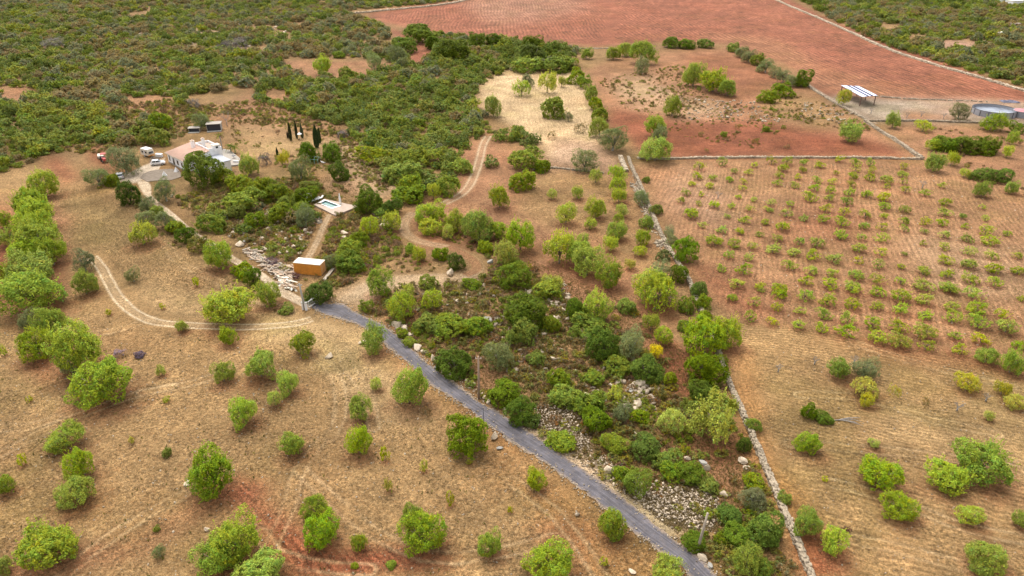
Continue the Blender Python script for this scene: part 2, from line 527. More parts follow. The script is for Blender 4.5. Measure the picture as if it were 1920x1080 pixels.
# ------------------------------------------------------------------ survey of the plants one can tell apart: kind, crown centre, crown width and height, where it stands
# A almond  Y pale almond  D dark carob  O olive  L green shrub  B brownish shrub  S sapling  G grey leafless bush
PLANTS = '''
A 55 541 104 74|beside the red soil, midway down the hedge of trees
O 51 596 38 40|small, squeezed above the big cluster in the tree hedge
A 92 604 62 60|at the upper end of the big dense cluster
A 133 641 92 92|tallest and fullest of the big dense cluster
A 68 640 62 54|at the red-soil side of the big dense cluster
O 130 680 50 38|dull, wedged low between two fuller hedge trees
A 183 707 118 66|wide, lowest of the hedge, above a red earth patch
S 5 655 14 20|at the photo's edge beside the big hedge cluster
A 155 527 42 50|under the dark olive, by the start of the two-rut track
A 428 570 86 62|wide, between the two-rut track and the driveway hedge
A 341 610 24 20|tiny, standing right on the two-rut track
A 427 626 36 32|small, just below the two-rut track
A 416 696 40 36|with one bare branch sticking out, mid field
A 486 681 50 46|round, second of four spreading towards the road bend
A 456 768 50 50|round ball, alone in the middle of the dry field
Y 302 692 20 22|faint and small, alone in the dry field below the track
S 204 584 12 12|above the two-rut track, nearest its bend
S 305 572 11 11|inside the bend of the two-rut track
S 54 747 12 11|in the bare tan ground under the hedge cluster
S 312 747 16 12|low, in the dry field left of the round ball tree
L 260 664 22 14|thin and low, near the purple-grey twig patch
A 120 815 66 46|topmost of the column of three by the photo's edge
A 148 862 62 56|middle one of the column of three by the photo's edge
A 138 918 76 60|lowest of the column of three by the photo's edge
S 37 861 18 22|by a brown grass hollow near the photo's edge
S 246 823 11 13|bright, between the column of three and the trunked tree
L 312 846 20 20|dark and spiky, near the tree with an open middle
A 7 903 36 38|cut by the photo's edge beside the column of three
A 80 1020 104 86|large and spreading, in the bottom corner of the field
A 388 878 86 84|with an open middle showing its branches, over red ground
O 297 1032 26 46|narrow and wispy, alone near the bottom edge
L 293 990 14 16|small weed between tyre lines near the bottom edge
A 437 1002 86 84|upper crown of the large clump at the bottom edge
A 405 1044 80 62|wide lower crown of the large clump at the bottom edge
A 480 1066 88 50|cut by the bottom edge beside the large clump
A 3 1055 34 54|cut by the corner of the photo
A 546 829 52 44|round, first of the pair level with the roadside tree
A 672 822 54 54|round, second of the pair level with the roadside tree
D 878 810 82 78|full, at the road's edge behind the thin black post
S 721 851 20 24|upper one of the four slender saplings in a line
S 793 870 16 27|tall and slim, nearest the full roadside tree
S 726 906 20 25|lower one straight below its twin sapling
S 843 932 18 25|alone between the double-crowned tree and the road
S 880 862 13 9|flat and yellow, under the full roadside tree
A 590 944 54 46|upper crown of a two-tier tree over red earth
A 600 989 64 58|lower crown of a two-tier tree over red earth
A 673 1014 32 33|small, right beside the two-tier tree
A 770 962 38 42|upper small crown of the double-crowned tree
A 791 992 82 74|broad lower crown of the double-crowned tree
A 919 1013 48 62|upright, with a grey hollow side, near the bottom edge
S 957 953 11 13|tiny, in the tan ground short of the road
L 665 1060 16 12|low weed under the small beside-tier tree
L 734 1057 20 12|flat dark weed at the bottom edge
A 565 641 44 40|round, first below the junction of track and road
A 540 714 42 54|upright, third of four spreading towards the road bend
Y 515 746 30 30|faint ghostly one under the upright tree
A 700 632 52 52|leaning over the road's bend
A 763 716 72 68|large, close to the road's straight run
Y 706 719 24 28|thin, just beside the large roadside one
A 672 761 46 44|round ball, with bare soil ring below
B 799 770 26 24|thin and dark, alone short of the roadside tree
A 502 547 44 52|bright, at the lower end of the driveway hedge
L 537 578 30 20|small and neat, outside the gate
D 598 547 54 42|rounded, just behind the white gate
L 687 572 30 28|small and pale, in the fork of road and track
Y 752 570 50 52|bushy, on the bank above the road bend
Y 766 546 30 36|upper twin of the bushy one above the road bend
Y 810 560 42 36|among white stones above the road bend
D 850 681 78 56|low and glossy, on boulders at the road's edge
O 934 663 56 48|pale and round, behind the brown utility pole
D 945 734 72 52|beside the brown utility pole, dense
D 976 770 60 50|at the road's edge under the brown pole
L 800 606 62 36|first of the long green thicket over the boulders
L 843 608 72 42|middle of the long green thicket over the boulders
L 890 610 60 40|end of the long green thicket over the boulders
L 978 620 58 46|bright and round like a cushion, mid scrub
L 754 624 22 20|dark, first among the roadside boulders
L 767 640 26 18|olive, lower among the roadside boulders
D 985 584 80 60|broad dark mass above the bright round cushion
L 1035 607 36 36|beside the bright round cushion
L 1030 540 60 38|wide, above white rocks in the middle strip
Y 1120 570 56 50|loose, at the top of the red earth path
D 1080 577 42 42|dark, touching the loose pale tree by the red path
L 1107 607 66 36|spread out under the loose pale tree
L 1076 622 24 24|ball-like, beside grey rocks in the middle strip
L 1006 670 42 30|low dome among stones under the bright cushion
D 1130 645 62 56|broad, touching the grey-leaved tree
O 1181 640 58 62|silvery grey, largest grey crown of the middle strip
L 1160 682 60 38|long dome below the silvery grey tree
D 1215 690 68 52|tall dome at the end of the long shrub row
L 1256 708 32 26|light, between the long dome and red earth
L 1115 705 42 30|round, alone below the broad dark tree
L 1048 708 44 42|upper of the green chain down the middle
L 1060 740 64 46|second of the green chain down the middle
L 1105 755 62 50|third of the green chain down the middle
D 1122 782 62 50|last and darkest of the green chain
L 997 787 32 26|bluish, at the head of the gravel heap
Y 1155 735 36 24|yellowish low tuft beside white rocks
O 1168 772 34 42|greyish upright one beyond the gravel heap
L 1200 778 38 30|pale, below the white rock patch
Y 1265 785 52 46|soft and pale, next to the big wall tree
Y 1345 782 88 82|big and pale, leaning on the stone wall
B 1240 732 38 28|dull olive-brown, above the soft pale tree
L 1292 757 32 32|small, between big crowns along the wall
A 1325 626 78 66|broad crown with a visible fork at the wall
A 1366 619 56 50|second crown hanging over the wall onto red soil
D 1322 690 80 64|tall dense crown left of the wall
D 1322 732 52 42|darkest foot of the tall dense wall tree
L 1372 758 30 28|green, pressed to the wall below the tall tree
L 1412 795 30 32|round, on the field side of the wall
L 1322 592 28 26|neat, above the broad forked tree
L 1318 565 32 32|on the wall line above the neat one
D 1310 540 34 38|round, growing from the wall beside red soil
Y 1232 545 74 60|big soft crown above the wall, lit pale
L 1288 570 36 42|upright, on the scrub side of the wall
L 1287 610 30 24|dark, in the wall shade above the forked tree
Y 1222 603 34 30|pale, first of a pair on the red path
Y 1246 626 38 32|pale, second of a pair on the red path
L 1175 572 40 28|yellowish, in the middle of the red path
Y 1231 657 28 30|bright yellow, flowering, beside red earth
L 1052 827 54 28|flat-topped, alone on the white gravel heap
A 1152 825 48 38|brightest of the lower middle strip
D 1210 835 68 42|first of the lower green chain
L 1250 858 52 42|second of the lower green chain
L 1264 882 52 42|third of the lower green chain
D 1296 886 52 42|fourth of the lower green chain
L 1328 905 46 36|last of the lower green chain
L 1166 885 38 38|beside the great white boulder
O 1195 898 52 50|bluish and feathery, below the great boulder
A 1007 893 40 46|round, close to the lower side of the road
A 1149 977 52 48|round, its crown overlapping the road's edge
A 1035 1050 94 74|largest at the bottom edge, short of the road
A 1257 1072 70 50|cut by the bottom edge beside the road
S 1132 1051 16 16|tiny, between the two largest near the bottom
D 1303 1015 46 36|round, at the foot of the pale leaning pole
D 1395 832 32 34|dark, tucked against the wall below the big pale tree
L 1415 902 46 30|domed, beside the wall above a silvery shrub
O 1415 932 52 38|silvery, beside the wall, below a dome
D 1370 962 52 38|top of the bottom thicket by the wall
D 1385 1001 62 46|left middle of the bottom thicket by the wall
D 1436 990 74 66|dark heart of the bottom thicket by the wall
A 1405 1044 60 58|brighter lower crown of the bottom thicket
L 1428 1066 44 40|cut by the bottom edge near the wall
L 1350 1010 24 24|small, beside the pale leaning pole's stones
A 1517 826 56 38|umbrella-shaped, near the red strip by the wall
A 1656 885 78 62|full, first of the three across the tan field
A 1776 888 70 56|with a pale trunk, second of the three across
A 1845 862 102 76|biggest of the right field, third of the three
A 1687 945 62 52|mushroom-shaped, alone below the first full tree
Y 1820 963 52 36|flat and pale, lower tan field
A 1916 970 32 38|cut by the edge, lower tan field
A 1855 1045 72 50|last near the bottom edge of the tan field
A 1515 977 56 50|dense, hugging the wall with purple shade
Y 1565 1007 54 52|paler twin beside the dense wall one
Y 1637 829 26 15|low yellowish, above the first full tree
L 1471 932 28 34|small, on the field side of the lower wall
B 1590 990 17 12|dark maroon, lone, near the wall twins
S 1547 896 14 11|faint yellow, on the tan field by the red strip
A 1575 687 44 36|olive-toned, first below the orchard edge
O 1622 687 52 40|thin grey ghost beside the olive-toned one
Y 1621 724 52 36|golden and wide, below the thin grey one
Y 1628 749 26 28|wispy with white stem, under the golden one
B 1678 733 26 28|sparse upright, beside the golden wide one
B 1736 752 18 20|small dark sprout, beyond the sparse upright
Y 1816 714 48 36|golden ball with dark core, alone
Y 1881 727 32 26|golden with a clear stem, near the edge
Y 1907 750 42 28|spreading, touching the edge below the golden one
D 1518 771 32 28|dark bushy end of a fallen tree
D 1545 781 34 18|flat trailing end of a fallen tree
Y 1853 777 20 18|small, under the touching-edge one
A 1902 674 48 44|corner of the orchard, big by the edge
A 1852 665 46 32|corner of the orchard, second from the edge
A 79 341 52 42|round, standing apart above the hedge
A 52 374 58 44|first of the tree hedge from the house side
A 58 397 62 50|second of the tree hedge from the house side
A 62 425 62 60|third of the tree hedge from the house side
A 72 442 80 62|fourth and broadest of the upper tree hedge
A 55 471 62 46|fifth of the tree hedge, red soil beside it
A 92 470 52 46|on the field side of the fifth hedge tree
A 52 500 90 52|sixth of the tree hedge, spreading wide
A 6 408 28 42|cut by the edge, beyond the red strip
A 10 512 38 42|cut by the edge beside the sixth hedge tree
Y 12 440 44 32|faint, between hedge and photo's edge
O 155 487 40 42|round, alone where the two-rut track begins
Y 264 434 54 40|bright, in the dry field by the driveway hedge
O 247 512 28 36|small with a visible stem, inside the track bend
S 366 526 15 17|bright, beside the tyre curve under the hedge
D 239 359 46 42|clipped round ball at the forecourt entrance
O 307 354 42 48|in front of the house, on the driveway corner
O 232 298 56 46|big, shading the red vehicle
O 182 330 46 32|low, below the red vehicle
L 210 337 28 22|beside the small white car
O 275 383 30 28|first along the driveway under the clipped ball
O 272 406 34 28|greyest of the upper driveway hedge
L 293 396 28 24|between two grey ones in the driveway hedge
O 308 409 36 32|rounded grey one touching the driveway
L 328 424 42 26|fresh, first green one down the driveway
D 346 440 38 30|glossy, in the middle of the driveway hedge
L 373 457 46 30|reddish-tipped, below the glossy hedge one
A 404 474 50 50|tall and feathery in the driveway hedge
L 452 505 46 28|among pale stones low in the driveway hedge
D 472 518 36 36|dark, above the bright one near the gate
L 395 416 52 34|bright dome above the driveway, in rocky scrub
D 376 316 70 60|large, in front of the white house
L 417 329 46 28|at the foot of the large house tree
A 465 306 36 34|rounded, at the end of the terrace
L 450 345 60 36|wide, first of the garden thicket
L 487 350 46 34|second of the garden thicket
L 455 373 72 36|widest of the garden thicket
L 443 396 32 24|yellow-green, below the widest thicket
L 476 410 36 28|low, on rocks under the garden thicket
Y 532 294 24 24|golden, next to the tiny cypress
D 577 285 40 34|near the cypresses, beside the green frame
D 621 284 36 40|tall dark, right of the cypresses
O 562 313 44 48|dusky, above the pool garden
D 637 319 38 34|round, by the sandy clearing
L 584 347 38 22|low, over the pool's hammock
D 570 364 56 28|dark hedge mass behind the pool loungers
L 520 357 52 38|broad, garden side of the pool hedge
L 537 379 46 30|below the broad one near the pool
L 566 390 40 28|touching the pool deck's corner
O 570 403 44 38|grey, hanging under the pool deck
L 527 396 52 36|furthest of the pool thicket from the deck
D 689 373 56 46|big round, just beyond the pool deck
D 733 385 36 30|smaller dark, behind the big pool tree
L 715 396 32 18|low fringe under the big pool tree
L 755 320 72 38|broad, at the edge of the sandy clearing
L 770 342 46 36|below the broad one by the clearing
L 765 362 62 28|lowest of the clearing's edge thicket
L 757 296 52 30|upper, at the clearing's edge
L 700 288 62 32|wide, top of the sandy clearing
L 806 290 58 32|midway between clearing and sandy track
L 865 310 46 28|rounded, close to the sandy track's top
L 840 348 46 38|beside the sandy track's curve
Y 812 356 28 32|slim and light, beside the sandy track thicket
A 936 364 40 46|lone, in the field right of the sandy track
A 805 393 56 36|first of the hedge above the winding track
A 858 411 46 36|second of the hedge above the winding track
A 897 419 64 48|fullest of the hedge above the winding track
A 932 428 42 30|fourth of the hedge above the winding track
A 976 436 54 58|tall last of the hedge above the winding track
Y 735 412 32 36|light, by the bend of the winding track
Y 692 421 36 42|thin, over the stony slope below the pool
Y 807 423 46 28|faint, inside the winding track
Y 840 432 26 24|small and open, inside the winding track
L 672 447 38 28|topmost of the green patch by the container
L 652 467 56 38|widest of the green patch by the container
L 656 490 52 36|lowest of the green patch by the container
O 621 486 34 28|grey, right behind the orange container
A 709 524 52 48|pointed, where the tracks meet above the road
Y 787 473 28 36|slim, inside the loop of the winding track
L 769 464 20 16|tiny dark, inside the loop of the track
L 825 475 32 24|spread low inside the loop of the track
D 857 488 34 36|dark, hugged by the loop's red bend
L 910 463 28 22|dark, outside the loop's upper side
L 885 530 36 22|below the loop's red bend
L 803 529 42 28|pale, below the winding track's return
Y 948 468 44 42|soft, left of the big hedge by the red path
D 965 516 64 48|strong, at the start of the red path
O 1098 298 52 38|dark round, at the foot of the pale field
Y 1117 327 26 26|small, next to the low field wall
Y 1156 322 36 28|first of the column beside the ruined wall
Y 1160 345 34 30|second of the column beside the ruined wall
Y 1161 364 30 24|third of the column beside the ruined wall
Y 1034 361 20 18|small, in the terrace field, outermost
Y 1083 358 26 22|faint, upper terrace field
Y 1062 396 40 34|slanting, in the terrace field
A 1117 385 38 42|tall, in the centre of the terrace field
Y 1106 417 28 20|bright, below the tall terrace tree
Y 1167 391 24 24|upper, third line of the terrace field
Y 1160 407 22 18|between two in the terrace's third line
A 1156 430 38 30|rounded, lower terrace field
Y 1145 455 30 26|yellowish, below the rounded terrace tree
Y 1200 468 28 20|flat, near the rubble strip
Y 1181 495 22 18|golden, lowest of the terrace field
A 1207 443 28 30|over the rubble strip, upper
L 1213 415 32 24|green, on the rubble strip by the wall
O 1205 368 28 34|grey-blue, standing on the ruined wall
L 1230 392 26 20|dark, on the wall below the grey-blue tree
O 1254 432 20 20|small grey, on the orchard side of the wall
O 1260 448 24 26|grey, touching the bright round wall tree
D 1285 467 48 46|bright glossy ball, on the orchard side of the wall
L 1245 478 28 20|brownish dark, under the grey wall trees
L 1212 336 15 13|dark tussock where the wall begins
O 1238 508 42 36|grey dome, below the glossy ball
D 1272 512 36 40|dense, along the wall below the glossy ball
Y 1222 531 66 56|wide soft mound beside the wall
Y 1050 460 62 54|first of the long slanting hedge
A 1086 470 52 46|second of the long slanting hedge
A 1102 487 56 50|third of the long slanting hedge
A 1140 508 52 48|last of the long slanting hedge
Y 1092 446 26 22|little, on top of the long slanting hedge
L 980 337 52 36|lower dark mass beside the terrace field
L 985 296 62 38|upper dark mass beside the pale field
L 1018 310 30 26|pale, at the pale field's corner
Y 1037 528 46 30|yellow, at the top of the middle strip
Y 1026 150 36 34|spreading, in the pale straw field's top
O 990 148 22 24|grey, in the pale straw field's top
Y 978 163 38 24|low, at the pale straw field's corner
Y 1053 152 18 20|little with a stem, pale straw field
L 1040 200 48 42|large, in the middle of the pale straw field
O 1067 217 18 22|small, under the pale field's large bush
B 1035 252 22 15|yellow-brown, low in the pale field
A 925 196 34 36|at the left side of the pale straw field
L 1080 142 36 28|top end of the field hedge
L 1096 153 30 24|second of the field hedge going down
L 1107 173 30 28|third of the field hedge going down
L 1118 193 30 28|fourth of the field hedge going down
L 1125 214 32 28|fifth of the field hedge going down
A 1126 236 38 30|bright, low in the field hedge
O 1150 256 52 42|grey mass at the foot of the field hedge
B 1090 238 26 20|dull, beside the foot of the field hedge
A 1230 232 38 32|in the red field, upper of two
O 1236 250 28 28|in the red field, lower of two
A 1262 195 36 32|lone, in the middle of the red field
A 1230 276 66 34|wide, where the red field meets the wall
A 1302 136 38 44|tallest in the upper red field
A 1340 148 52 34|beside the tallest in the upper red field
A 1366 161 36 26|last of the line in the upper red field
A 1101 98 24 18|small, at the far end of the red field
A 1150 97 28 20|first of the far clump on the field edge
A 1176 91 26 20|second of the far clump on the field edge
A 1203 95 46 34|largest of the far clump on the field edge
O 1205 121 32 28|greyish, below the far clump
D 1260 79 32 18|first on the big field's lower boundary
D 1288 82 32 16|second on the big field's lower boundary
L 1322 81 32 16|third on the big field's lower boundary
L 1376 88 26 16|first of the olive row by the big field
O 1391 96 26 18|second of the olive row by the big field
O 1406 104 28 20|third of the olive row by the big field
L 1421 111 28 20|fourth of the olive row by the big field
O 1437 122 30 22|fifth of the olive row by the big field
O 1452 133 28 20|sixth of the olive row by the big field
O 1470 141 28 22|seventh of the olive row by the big field
O 1487 150 26 20|eighth of the olive row by the big field
D 1506 146 34 30|dark last of the olive row by the big field
B 1366 209 15 10|low, first in the stony red field
B 1413 219 16 10|low, by the stones of the red field
B 1315 250 15 10|low, nearest the red field's lone pair
B 1382 237 14 10|low, in the centre of the red field
L 1357 251 14 10|greener, in the centre of the red field
B 1416 263 15 10|low, towards the red field's wall
L 1437 241 16 10|greener, towards the diagonal wall
B 1475 274 14 9|dark, near the field's front wall
B 1325 281 12 8|dark speck near the field's front wall
A 1595 244 48 32|wide, at the diagonal wall on red soil
A 1677 222 30 26|bright, at the yard wall
Y 1584 180 28 26|open, beside the blue and white shelter
O 1802 206 36 28|silver, next to the round water tank
A 1870 227 50 28|in front of the round water tank
L 1907 238 28 22|dark, by the red-lidded tank
A 1900 256 22 28|lollipop, below the tanks
A 1756 301 32 36|at the corner of the walls, bright
Y 1786 296 26 22|thin, beside the bright corner one
Y 1752 269 32 20|wide-topped, in front of the long thicket
D 1775 268 50 28|first of the long thicket below the yard
D 1812 270 56 30|middle of the long thicket below the yard
D 1852 272 52 26|end of the long thicket below the yard
Y 1891 282 22 20|small, past the long thicket
Y 1809 322 24 16|little, before the dark oval thicket
D 1842 326 42 22|near half of the dark oval thicket
D 1878 327 46 22|far half of the dark oval thicket
A 1845 351 30 26|umbrella, above the orchard's far corner
A 1900 348 26 22|umbrella, close to the photo's edge
Y 1732 234 34 12|low, along the yard wall
L 1470 168 44 26|behind the shelter, among the stones
L 1440 180 40 22|loose, among the stones by the lane
G 95 80 50 18|large, on the far stony scrub
G 435 82 54 16|flat, on the far stony scrub towards the red field
G 362 192 28 18|by the clearing above the house
O 376 226 28 30|tall, in front of the grey hut
L 300 226 44 30|beside the stony clearing above the caravan
L 290 254 56 32|behind the caravan
A 601 119 34 28|two-crowned, in the small far clearing
L 635 102 26 12|bright, above the small far clearing
L 648 136 26 20|dark, at the small clearing's end
O 700 113 28 26|pale round, by the far tree group
O 745 100 30 26|dark round, by the far red lane
O 753 117 24 24|light, beside the far red lane
D 755 84 50 26|broad, near the far red lane
D 785 62 56 30|rounded, where the far lane meets the field
D 812 80 30 22|small, where the far lane meets the field
D 850 92 66 36|large, in the far dark tree group
D 890 76 34 26|against the big field's lower edge
D 930 74 38 22|grey, against the big field's lower edge
D 1000 80 38 26|dark, in the corner of the big field
D 1035 88 40 22|green, in the corner of the big field
D 1000 97 52 26|wide, above the pale straw field
L 990 120 58 24|hedge, first above the pale straw field
L 1045 120 58 24|hedge, second above the pale straw field
G 290 300 20 12|thin, below the caravan
G 492 297 30 26|grey leafless, beside the terrace end
G 415 218 1 1|unused
G 224 660 24 18|purple-grey twig patch in the dry field
G 1252 560 26 22|twiggy, among wall shrubs
G 640 250 26 16|thin, at the top of the sandy clearing
'''
LOOK = {
    'A': ('almond_tree', 'tree', 'leafy green almond tree', 'almond trees of the dry fields'),
    'Y': ('almond_tree', 'tree', 'pale yellow-green almond tree', 'almond trees of the dry fields'),
    'D': ('carob_tree', 'tree', 'dense dark green carob', 'carob trees and tall evergreen shrubs'),
    'O': ('olive_tree', 'tree', 'grey-green olive tree', 'olive trees'),
    'L': ('mastic_shrub', 'shrub', 'rounded green shrub', 'green shrubs'),
    'B': ('dry_shrub', 'shrub', 'brownish dry shrub', 'dry shrubs'),
    'S': ('sapling', 'sapling', 'small yellow-green sapling', 'saplings of the dry field'),
    'G': ('bare_bush', 'bush', 'grey leafless bush', 'leafless grey bushes'),
}
# linear leaf colours
TINT = {'A': (.285, .362, .044), 'Y': (.355, .405, .058), 'D': (.132, .190, .020), 'O': (.215, .240, .095), 'L': (.222, .275, .032),
        'B': (.240, .180, .060), 'S': (.400, .410, .030), 'G': (.19, .165, .145)}
ORCHARD = {
    (1440, 270): '''30 115 80 145 115 90 540 105 70 660 125 80 775 130 80 1020 160 60 270 130 60 395 150 70 120 170 80 260 185 60 660 172 70 780 185 60 95 225 70
 370 260 70 230 240 60 510 210 50 640 230 70 765 240 80 890 255 90 1020 220 70 1015 270 70 485 272 70 630 288 70 70 285 70 210 300 70 350 318 80 470 335 80 615 350 80
 745 368 80 875 385 90 890 310 60 1035 335 80 1180 355 80 1305 300 60 320 380 110 465 395 80 595 420 90 885 455 90 1030 480 80 1330 425 80 1610 465 60 25 430 70 170 440 70
 435 475 90 570 495 90 735 520 90 870 535 60 1335 505 90 1465 535 60 15 490 50 145 510 90 1635 550 60 415 550 90 560 570 110 1020 565 90 1180 575 80 1315 582 80 270 545 70
 110 605 100 725 605 80 860 610 80 1025 630 80 1180 645 60 1325 668 90 1480 610 60 1640 640 100 1800 670 60 1495 700 90 1660 710 110 550 670 100 705 690 80 855 695 100
 80 690 80 235 715 90 1170 740 60 1325 765 80 375 730 100 40 770 110 195 800 90 685 770 100 845 800 90 1510 795 100 1685 825 100 1870 825 80 345 825 110 500 845 110
 1025 820 50 1340 860 100 1515 890 110 1695 920 110 675 870 80 830 895 100 1000 910 70 165 895 110 320 930 110 485 950 90 1170 940 100 1345 965 100 1880 940 90 660 970 110
 825 1000 120 1000 1020 90 1530 1000 120 1710 1020 120 285 1015 100 470 1040 110 635 1060 110 1175 1050 130 1345 1060 110 90 1070 110''',
    (960, 270): '''1410 155 90 1580 125 80 1670 195 60 1775 205 60 1815 150 60 1395 230 80 1505 245 60 1635 255 60 1355 292 50 1480 305 60 1730 320 60 1740 275 60 1310 355 70
 1425 372 50 1265 412 70 1400 440 50 1520 445 80 1645 455 60 1815 410 50 1345 505 110 1790 475 70 1910 480 50 1620 535 50 1745 560 80 1425 600 70 1570 630 80 1710 645 70
 1860 665 60 1525 715 110 1665 730 100 1815 750 90 1630 820 90 1780 838 80 1575 925 80 1740 935 120 1700 1035 110 1860 1060 80 1700 390 50 1900 575 60''',
    (960, 540): '1655 65 80 1815 95 100 1790 205 110 1870 10 60',
    (1440, 540): '''95 30 120 280 40 130 450 75 130 635 110 120 830 20 110 995 45 140 1180 75 120 1550 25 140 65 130 100 240 160 90 425 175 120 605 215 130 815 130 90
 1000 150 120 1180 195 100 1380 130 100 1570 140 140 1765 180 110 40 240 90 235 265 110 415 290 110 580 310 140 790 255 120 820 355 130 985 275 130 995 380 160 1190 310 160
 1190 420 120 1390 210 130 1410 350 100 1590 235 160 1440 460 120 1605 380 120 1800 280 160 1900 70 60 1380 0 100 1890 420 100 650 0 110''',
}
ORD = ('first second third fourth fifth sixth seventh eighth ninth tenth eleventh twelfth thirteenth fourteenth fifteenth sixteenth seventeenth eighteenth nineteenth twentieth '
       'twenty-first twenty-second twenty-third twenty-fourth twenty-fifth twenty-sixth twenty-seventh twenty-eighth twenty-ninth thirtieth').split()
CLEAR = {'A': .16, 'Y': .18, 'D': .02, 'O': .10, 'L': .0, 'B': .0, 'S': .12, 'G': .0}      # stem below the crown, as a share of the crown height
RATIO = {'A': (.55, .92), 'Y': (.5, .90), 'D': (.5, .88), 'O': (.6, .95), 'L': (.42, .75), 'B': (.4, 1.0), 'S': (.6, 1.6), 'G': (.4, .8)}


def size_up(kind, cx, cy, w, h):
    """Real diameter, crown height and ground point of a plant from how it is seen."""
    dep = depression(cy)
    s = S(cx, cy, 1.0)
    D = w / s
    H2 = (h / s) ** 2 - (D * math.sin(dep)) ** 2
    lo, hi = RATIO[kind]
    H = min(max(math.sqrt(max(H2, 0.0)) / math.cos(dep), lo * D), hi * D)
    zc = CLEAR[kind] * H + H / 2
    x, y = W(cx, cy, zc)
    return x, y, D, H


plants = []
for line in PLANTS.strip().splitlines():
    a, where = line.split('|')
    if where == 'unused':
        continue
    k, cx, cy, w, h = a.split()
    cx, cy, w, h = float(cx), float(cy), float(w), float(h)
    plants.append([k, *size_up(k, cx, cy, w, h), LOOK[k][2] + ' ' + where, cx, cy, w])
orchard = []
for (ox, oy), s in ORCHARD.items():
    v = [float(t) for t in s.split()]
    for zx, zy, w in zip(v[0::3], v[1::3], v[2::3]):
        px, py, w = ox + zx / 4, oy + zy / 4, w / 4 * 1.1
        orchard.append([*size_up('Y', px, py, w, w * .62), px, py, w])
# rows of the orchard, counted from the field wall
_d = np.array((25.3, -10.5))
_d /= np.linalg.norm(_d)
_nrm = np.array((-_d[1], _d[0]))
_c = np.array([(o[0] * _nrm[0] + o[1] * _nrm[1], o[0] * _d[0] + o[1] * _d[1]) for o in orchard])
_sp = max(np.arange(3.6, 6.0, .02), key=lambda q: abs(np.exp(2j * np.pi * _c[:, 0] / q).sum()))
_ph = np.angle(np.exp(2j * np.pi * _c[:, 0] / _sp).sum()) / (2 * np.pi) * _sp
_row = np.round((_c[:, 0] - _ph) / _sp).astype(int)
_rank = {r: i for i, r in enumerate(sorted(set(_row), reverse=True))}
orchard_label = {}
for r, i in _rank.items():
    ids = sorted([j for j in range(len(orchard)) if _row[j] == r], key=lambda j: _c[j, 1])
    for q, j in enumerate(ids):
        orchard_label[j] = f'young almond tree, {ORD[q]} from the left in orchard row {ORD[i]} from the field wall'

# ------------------------------------------------------------------ the ground
C = dict(tan=(.34, .220, .105), straw=(.46, .33, .175), pale=(.58, .44, .27), brown=(.29, .185, .09), red=(.27, .090, .050), redtan=(.335, .178, .10),
         pink=(.30, .118, .074), scrub=(.27, .175, .085), grey=(.385, .315, .255), orch=(.365, .205, .112), dust=(.52, .40, .27), stone=(.56, .45, .32),
         orange=(.42, .22, .085), rose=(.44, .29, .215), olive=(.275, .19, .085))
C = {k: tuple(q * w for q, w in zip(v, (.66, .615, .555))) for k, v in C.items()}
NX = 760
rows = np.concatenate([np.array([-220, -80, 0, 25, 38]), np.array([W(960, p)[1] for p in np.arange(1150, -30, -2.45)]), np.array([800, 950, 1200, 1600, 2400, 4000, 7000])])
NY = len(rows)
u = np.linspace(-1, 1, NX)
half = 72 + .80 * np.maximum(rows, 0)
GX = u[None, :] * half[:, None]
GY = np.repeat(rows[:, None], NX, 1)
gpx, gpy = PX(GX, np.maximum(GY, 20))
# ragged boundaries: look the zones up at slightly displaced points
wx = (fbm(GX, GY, 9, 3) - .5) * 5.0 + (fbm(GX, GY, 2.2, 5) - .5) * 1.8
wy = (fbm(GX, GY, 9, 4) - .5) * 5.0 + (fbm(GX, GY, 2.2, 6) - .5) * 1.8
qpx, qpy = PX(GX + wx, np.maximum(GY + wy, 20))


def blur(m, r):
    for ax in (0, 1):
        for _ in range(2):
            p = np.pad(m, [(r, r) if a == ax else (0, 0) for a in (0, 1)], mode='edge')
            c = np.cumsum(p, axis=ax)
            z = np.zeros_like(np.take(c, [0], ax))
            c = np.concatenate([z, c], ax)
            n = m.shape[ax]
            m = (np.take(c, np.arange(2 * r + 1, 2 * r + 1 + n), ax) - np.take(c, np.arange(n), ax)) / (2 * r + 1)
    return m


soil = np.empty((NY, NX, 3))
soil[:] = C['scrub']
zid = np.zeros((NY, NX), int)
zcount = [0]
furrow = np.zeros((NY, NX, 3))
fstr = np.zeros((NY, NX))
straw = np.full((NY, NX), .25)


def zone(poly, col, line=None, spacing=1.0, k=0.0, st=.3, b=2, op=1.0, wob=2.0):
    global soil, fstr, straw
    m0 = inpoly(qpx, qpy, pp(poly))
    m = blur(m0.astype(float), b) * op
    soil = soil * (1 - m[..., None]) + np.array(C[col]) * m[..., None]
    straw = straw * (1 - m) + st * m
    if line is not None:
        (ax, ay), (bx, by) = pp(line)
        a, bb = W(ax, ay), W(bx, by)
        dx, dy = bb[0] - a[0], bb[1] - a[1]
        L = math.hypot(dx, dy)
        co = (GX * -dy / L + GY * dx / L + (fbm(GX, GY, 40, 11) - .5) * wob * 4 + (fbm(GX, GY, 6, 12) - .5) * wob * .25) / spacing
        al = (GX * dx / L + GY * dy / L) / spacing
        big = m > .35
        zcount[0] += 1
        zid[big] = zcount[0]
        furrow[big, 0] = co[big]
        furrow[big, 1] = al[big]
    fstr = fstr * (1 - m) + k * m


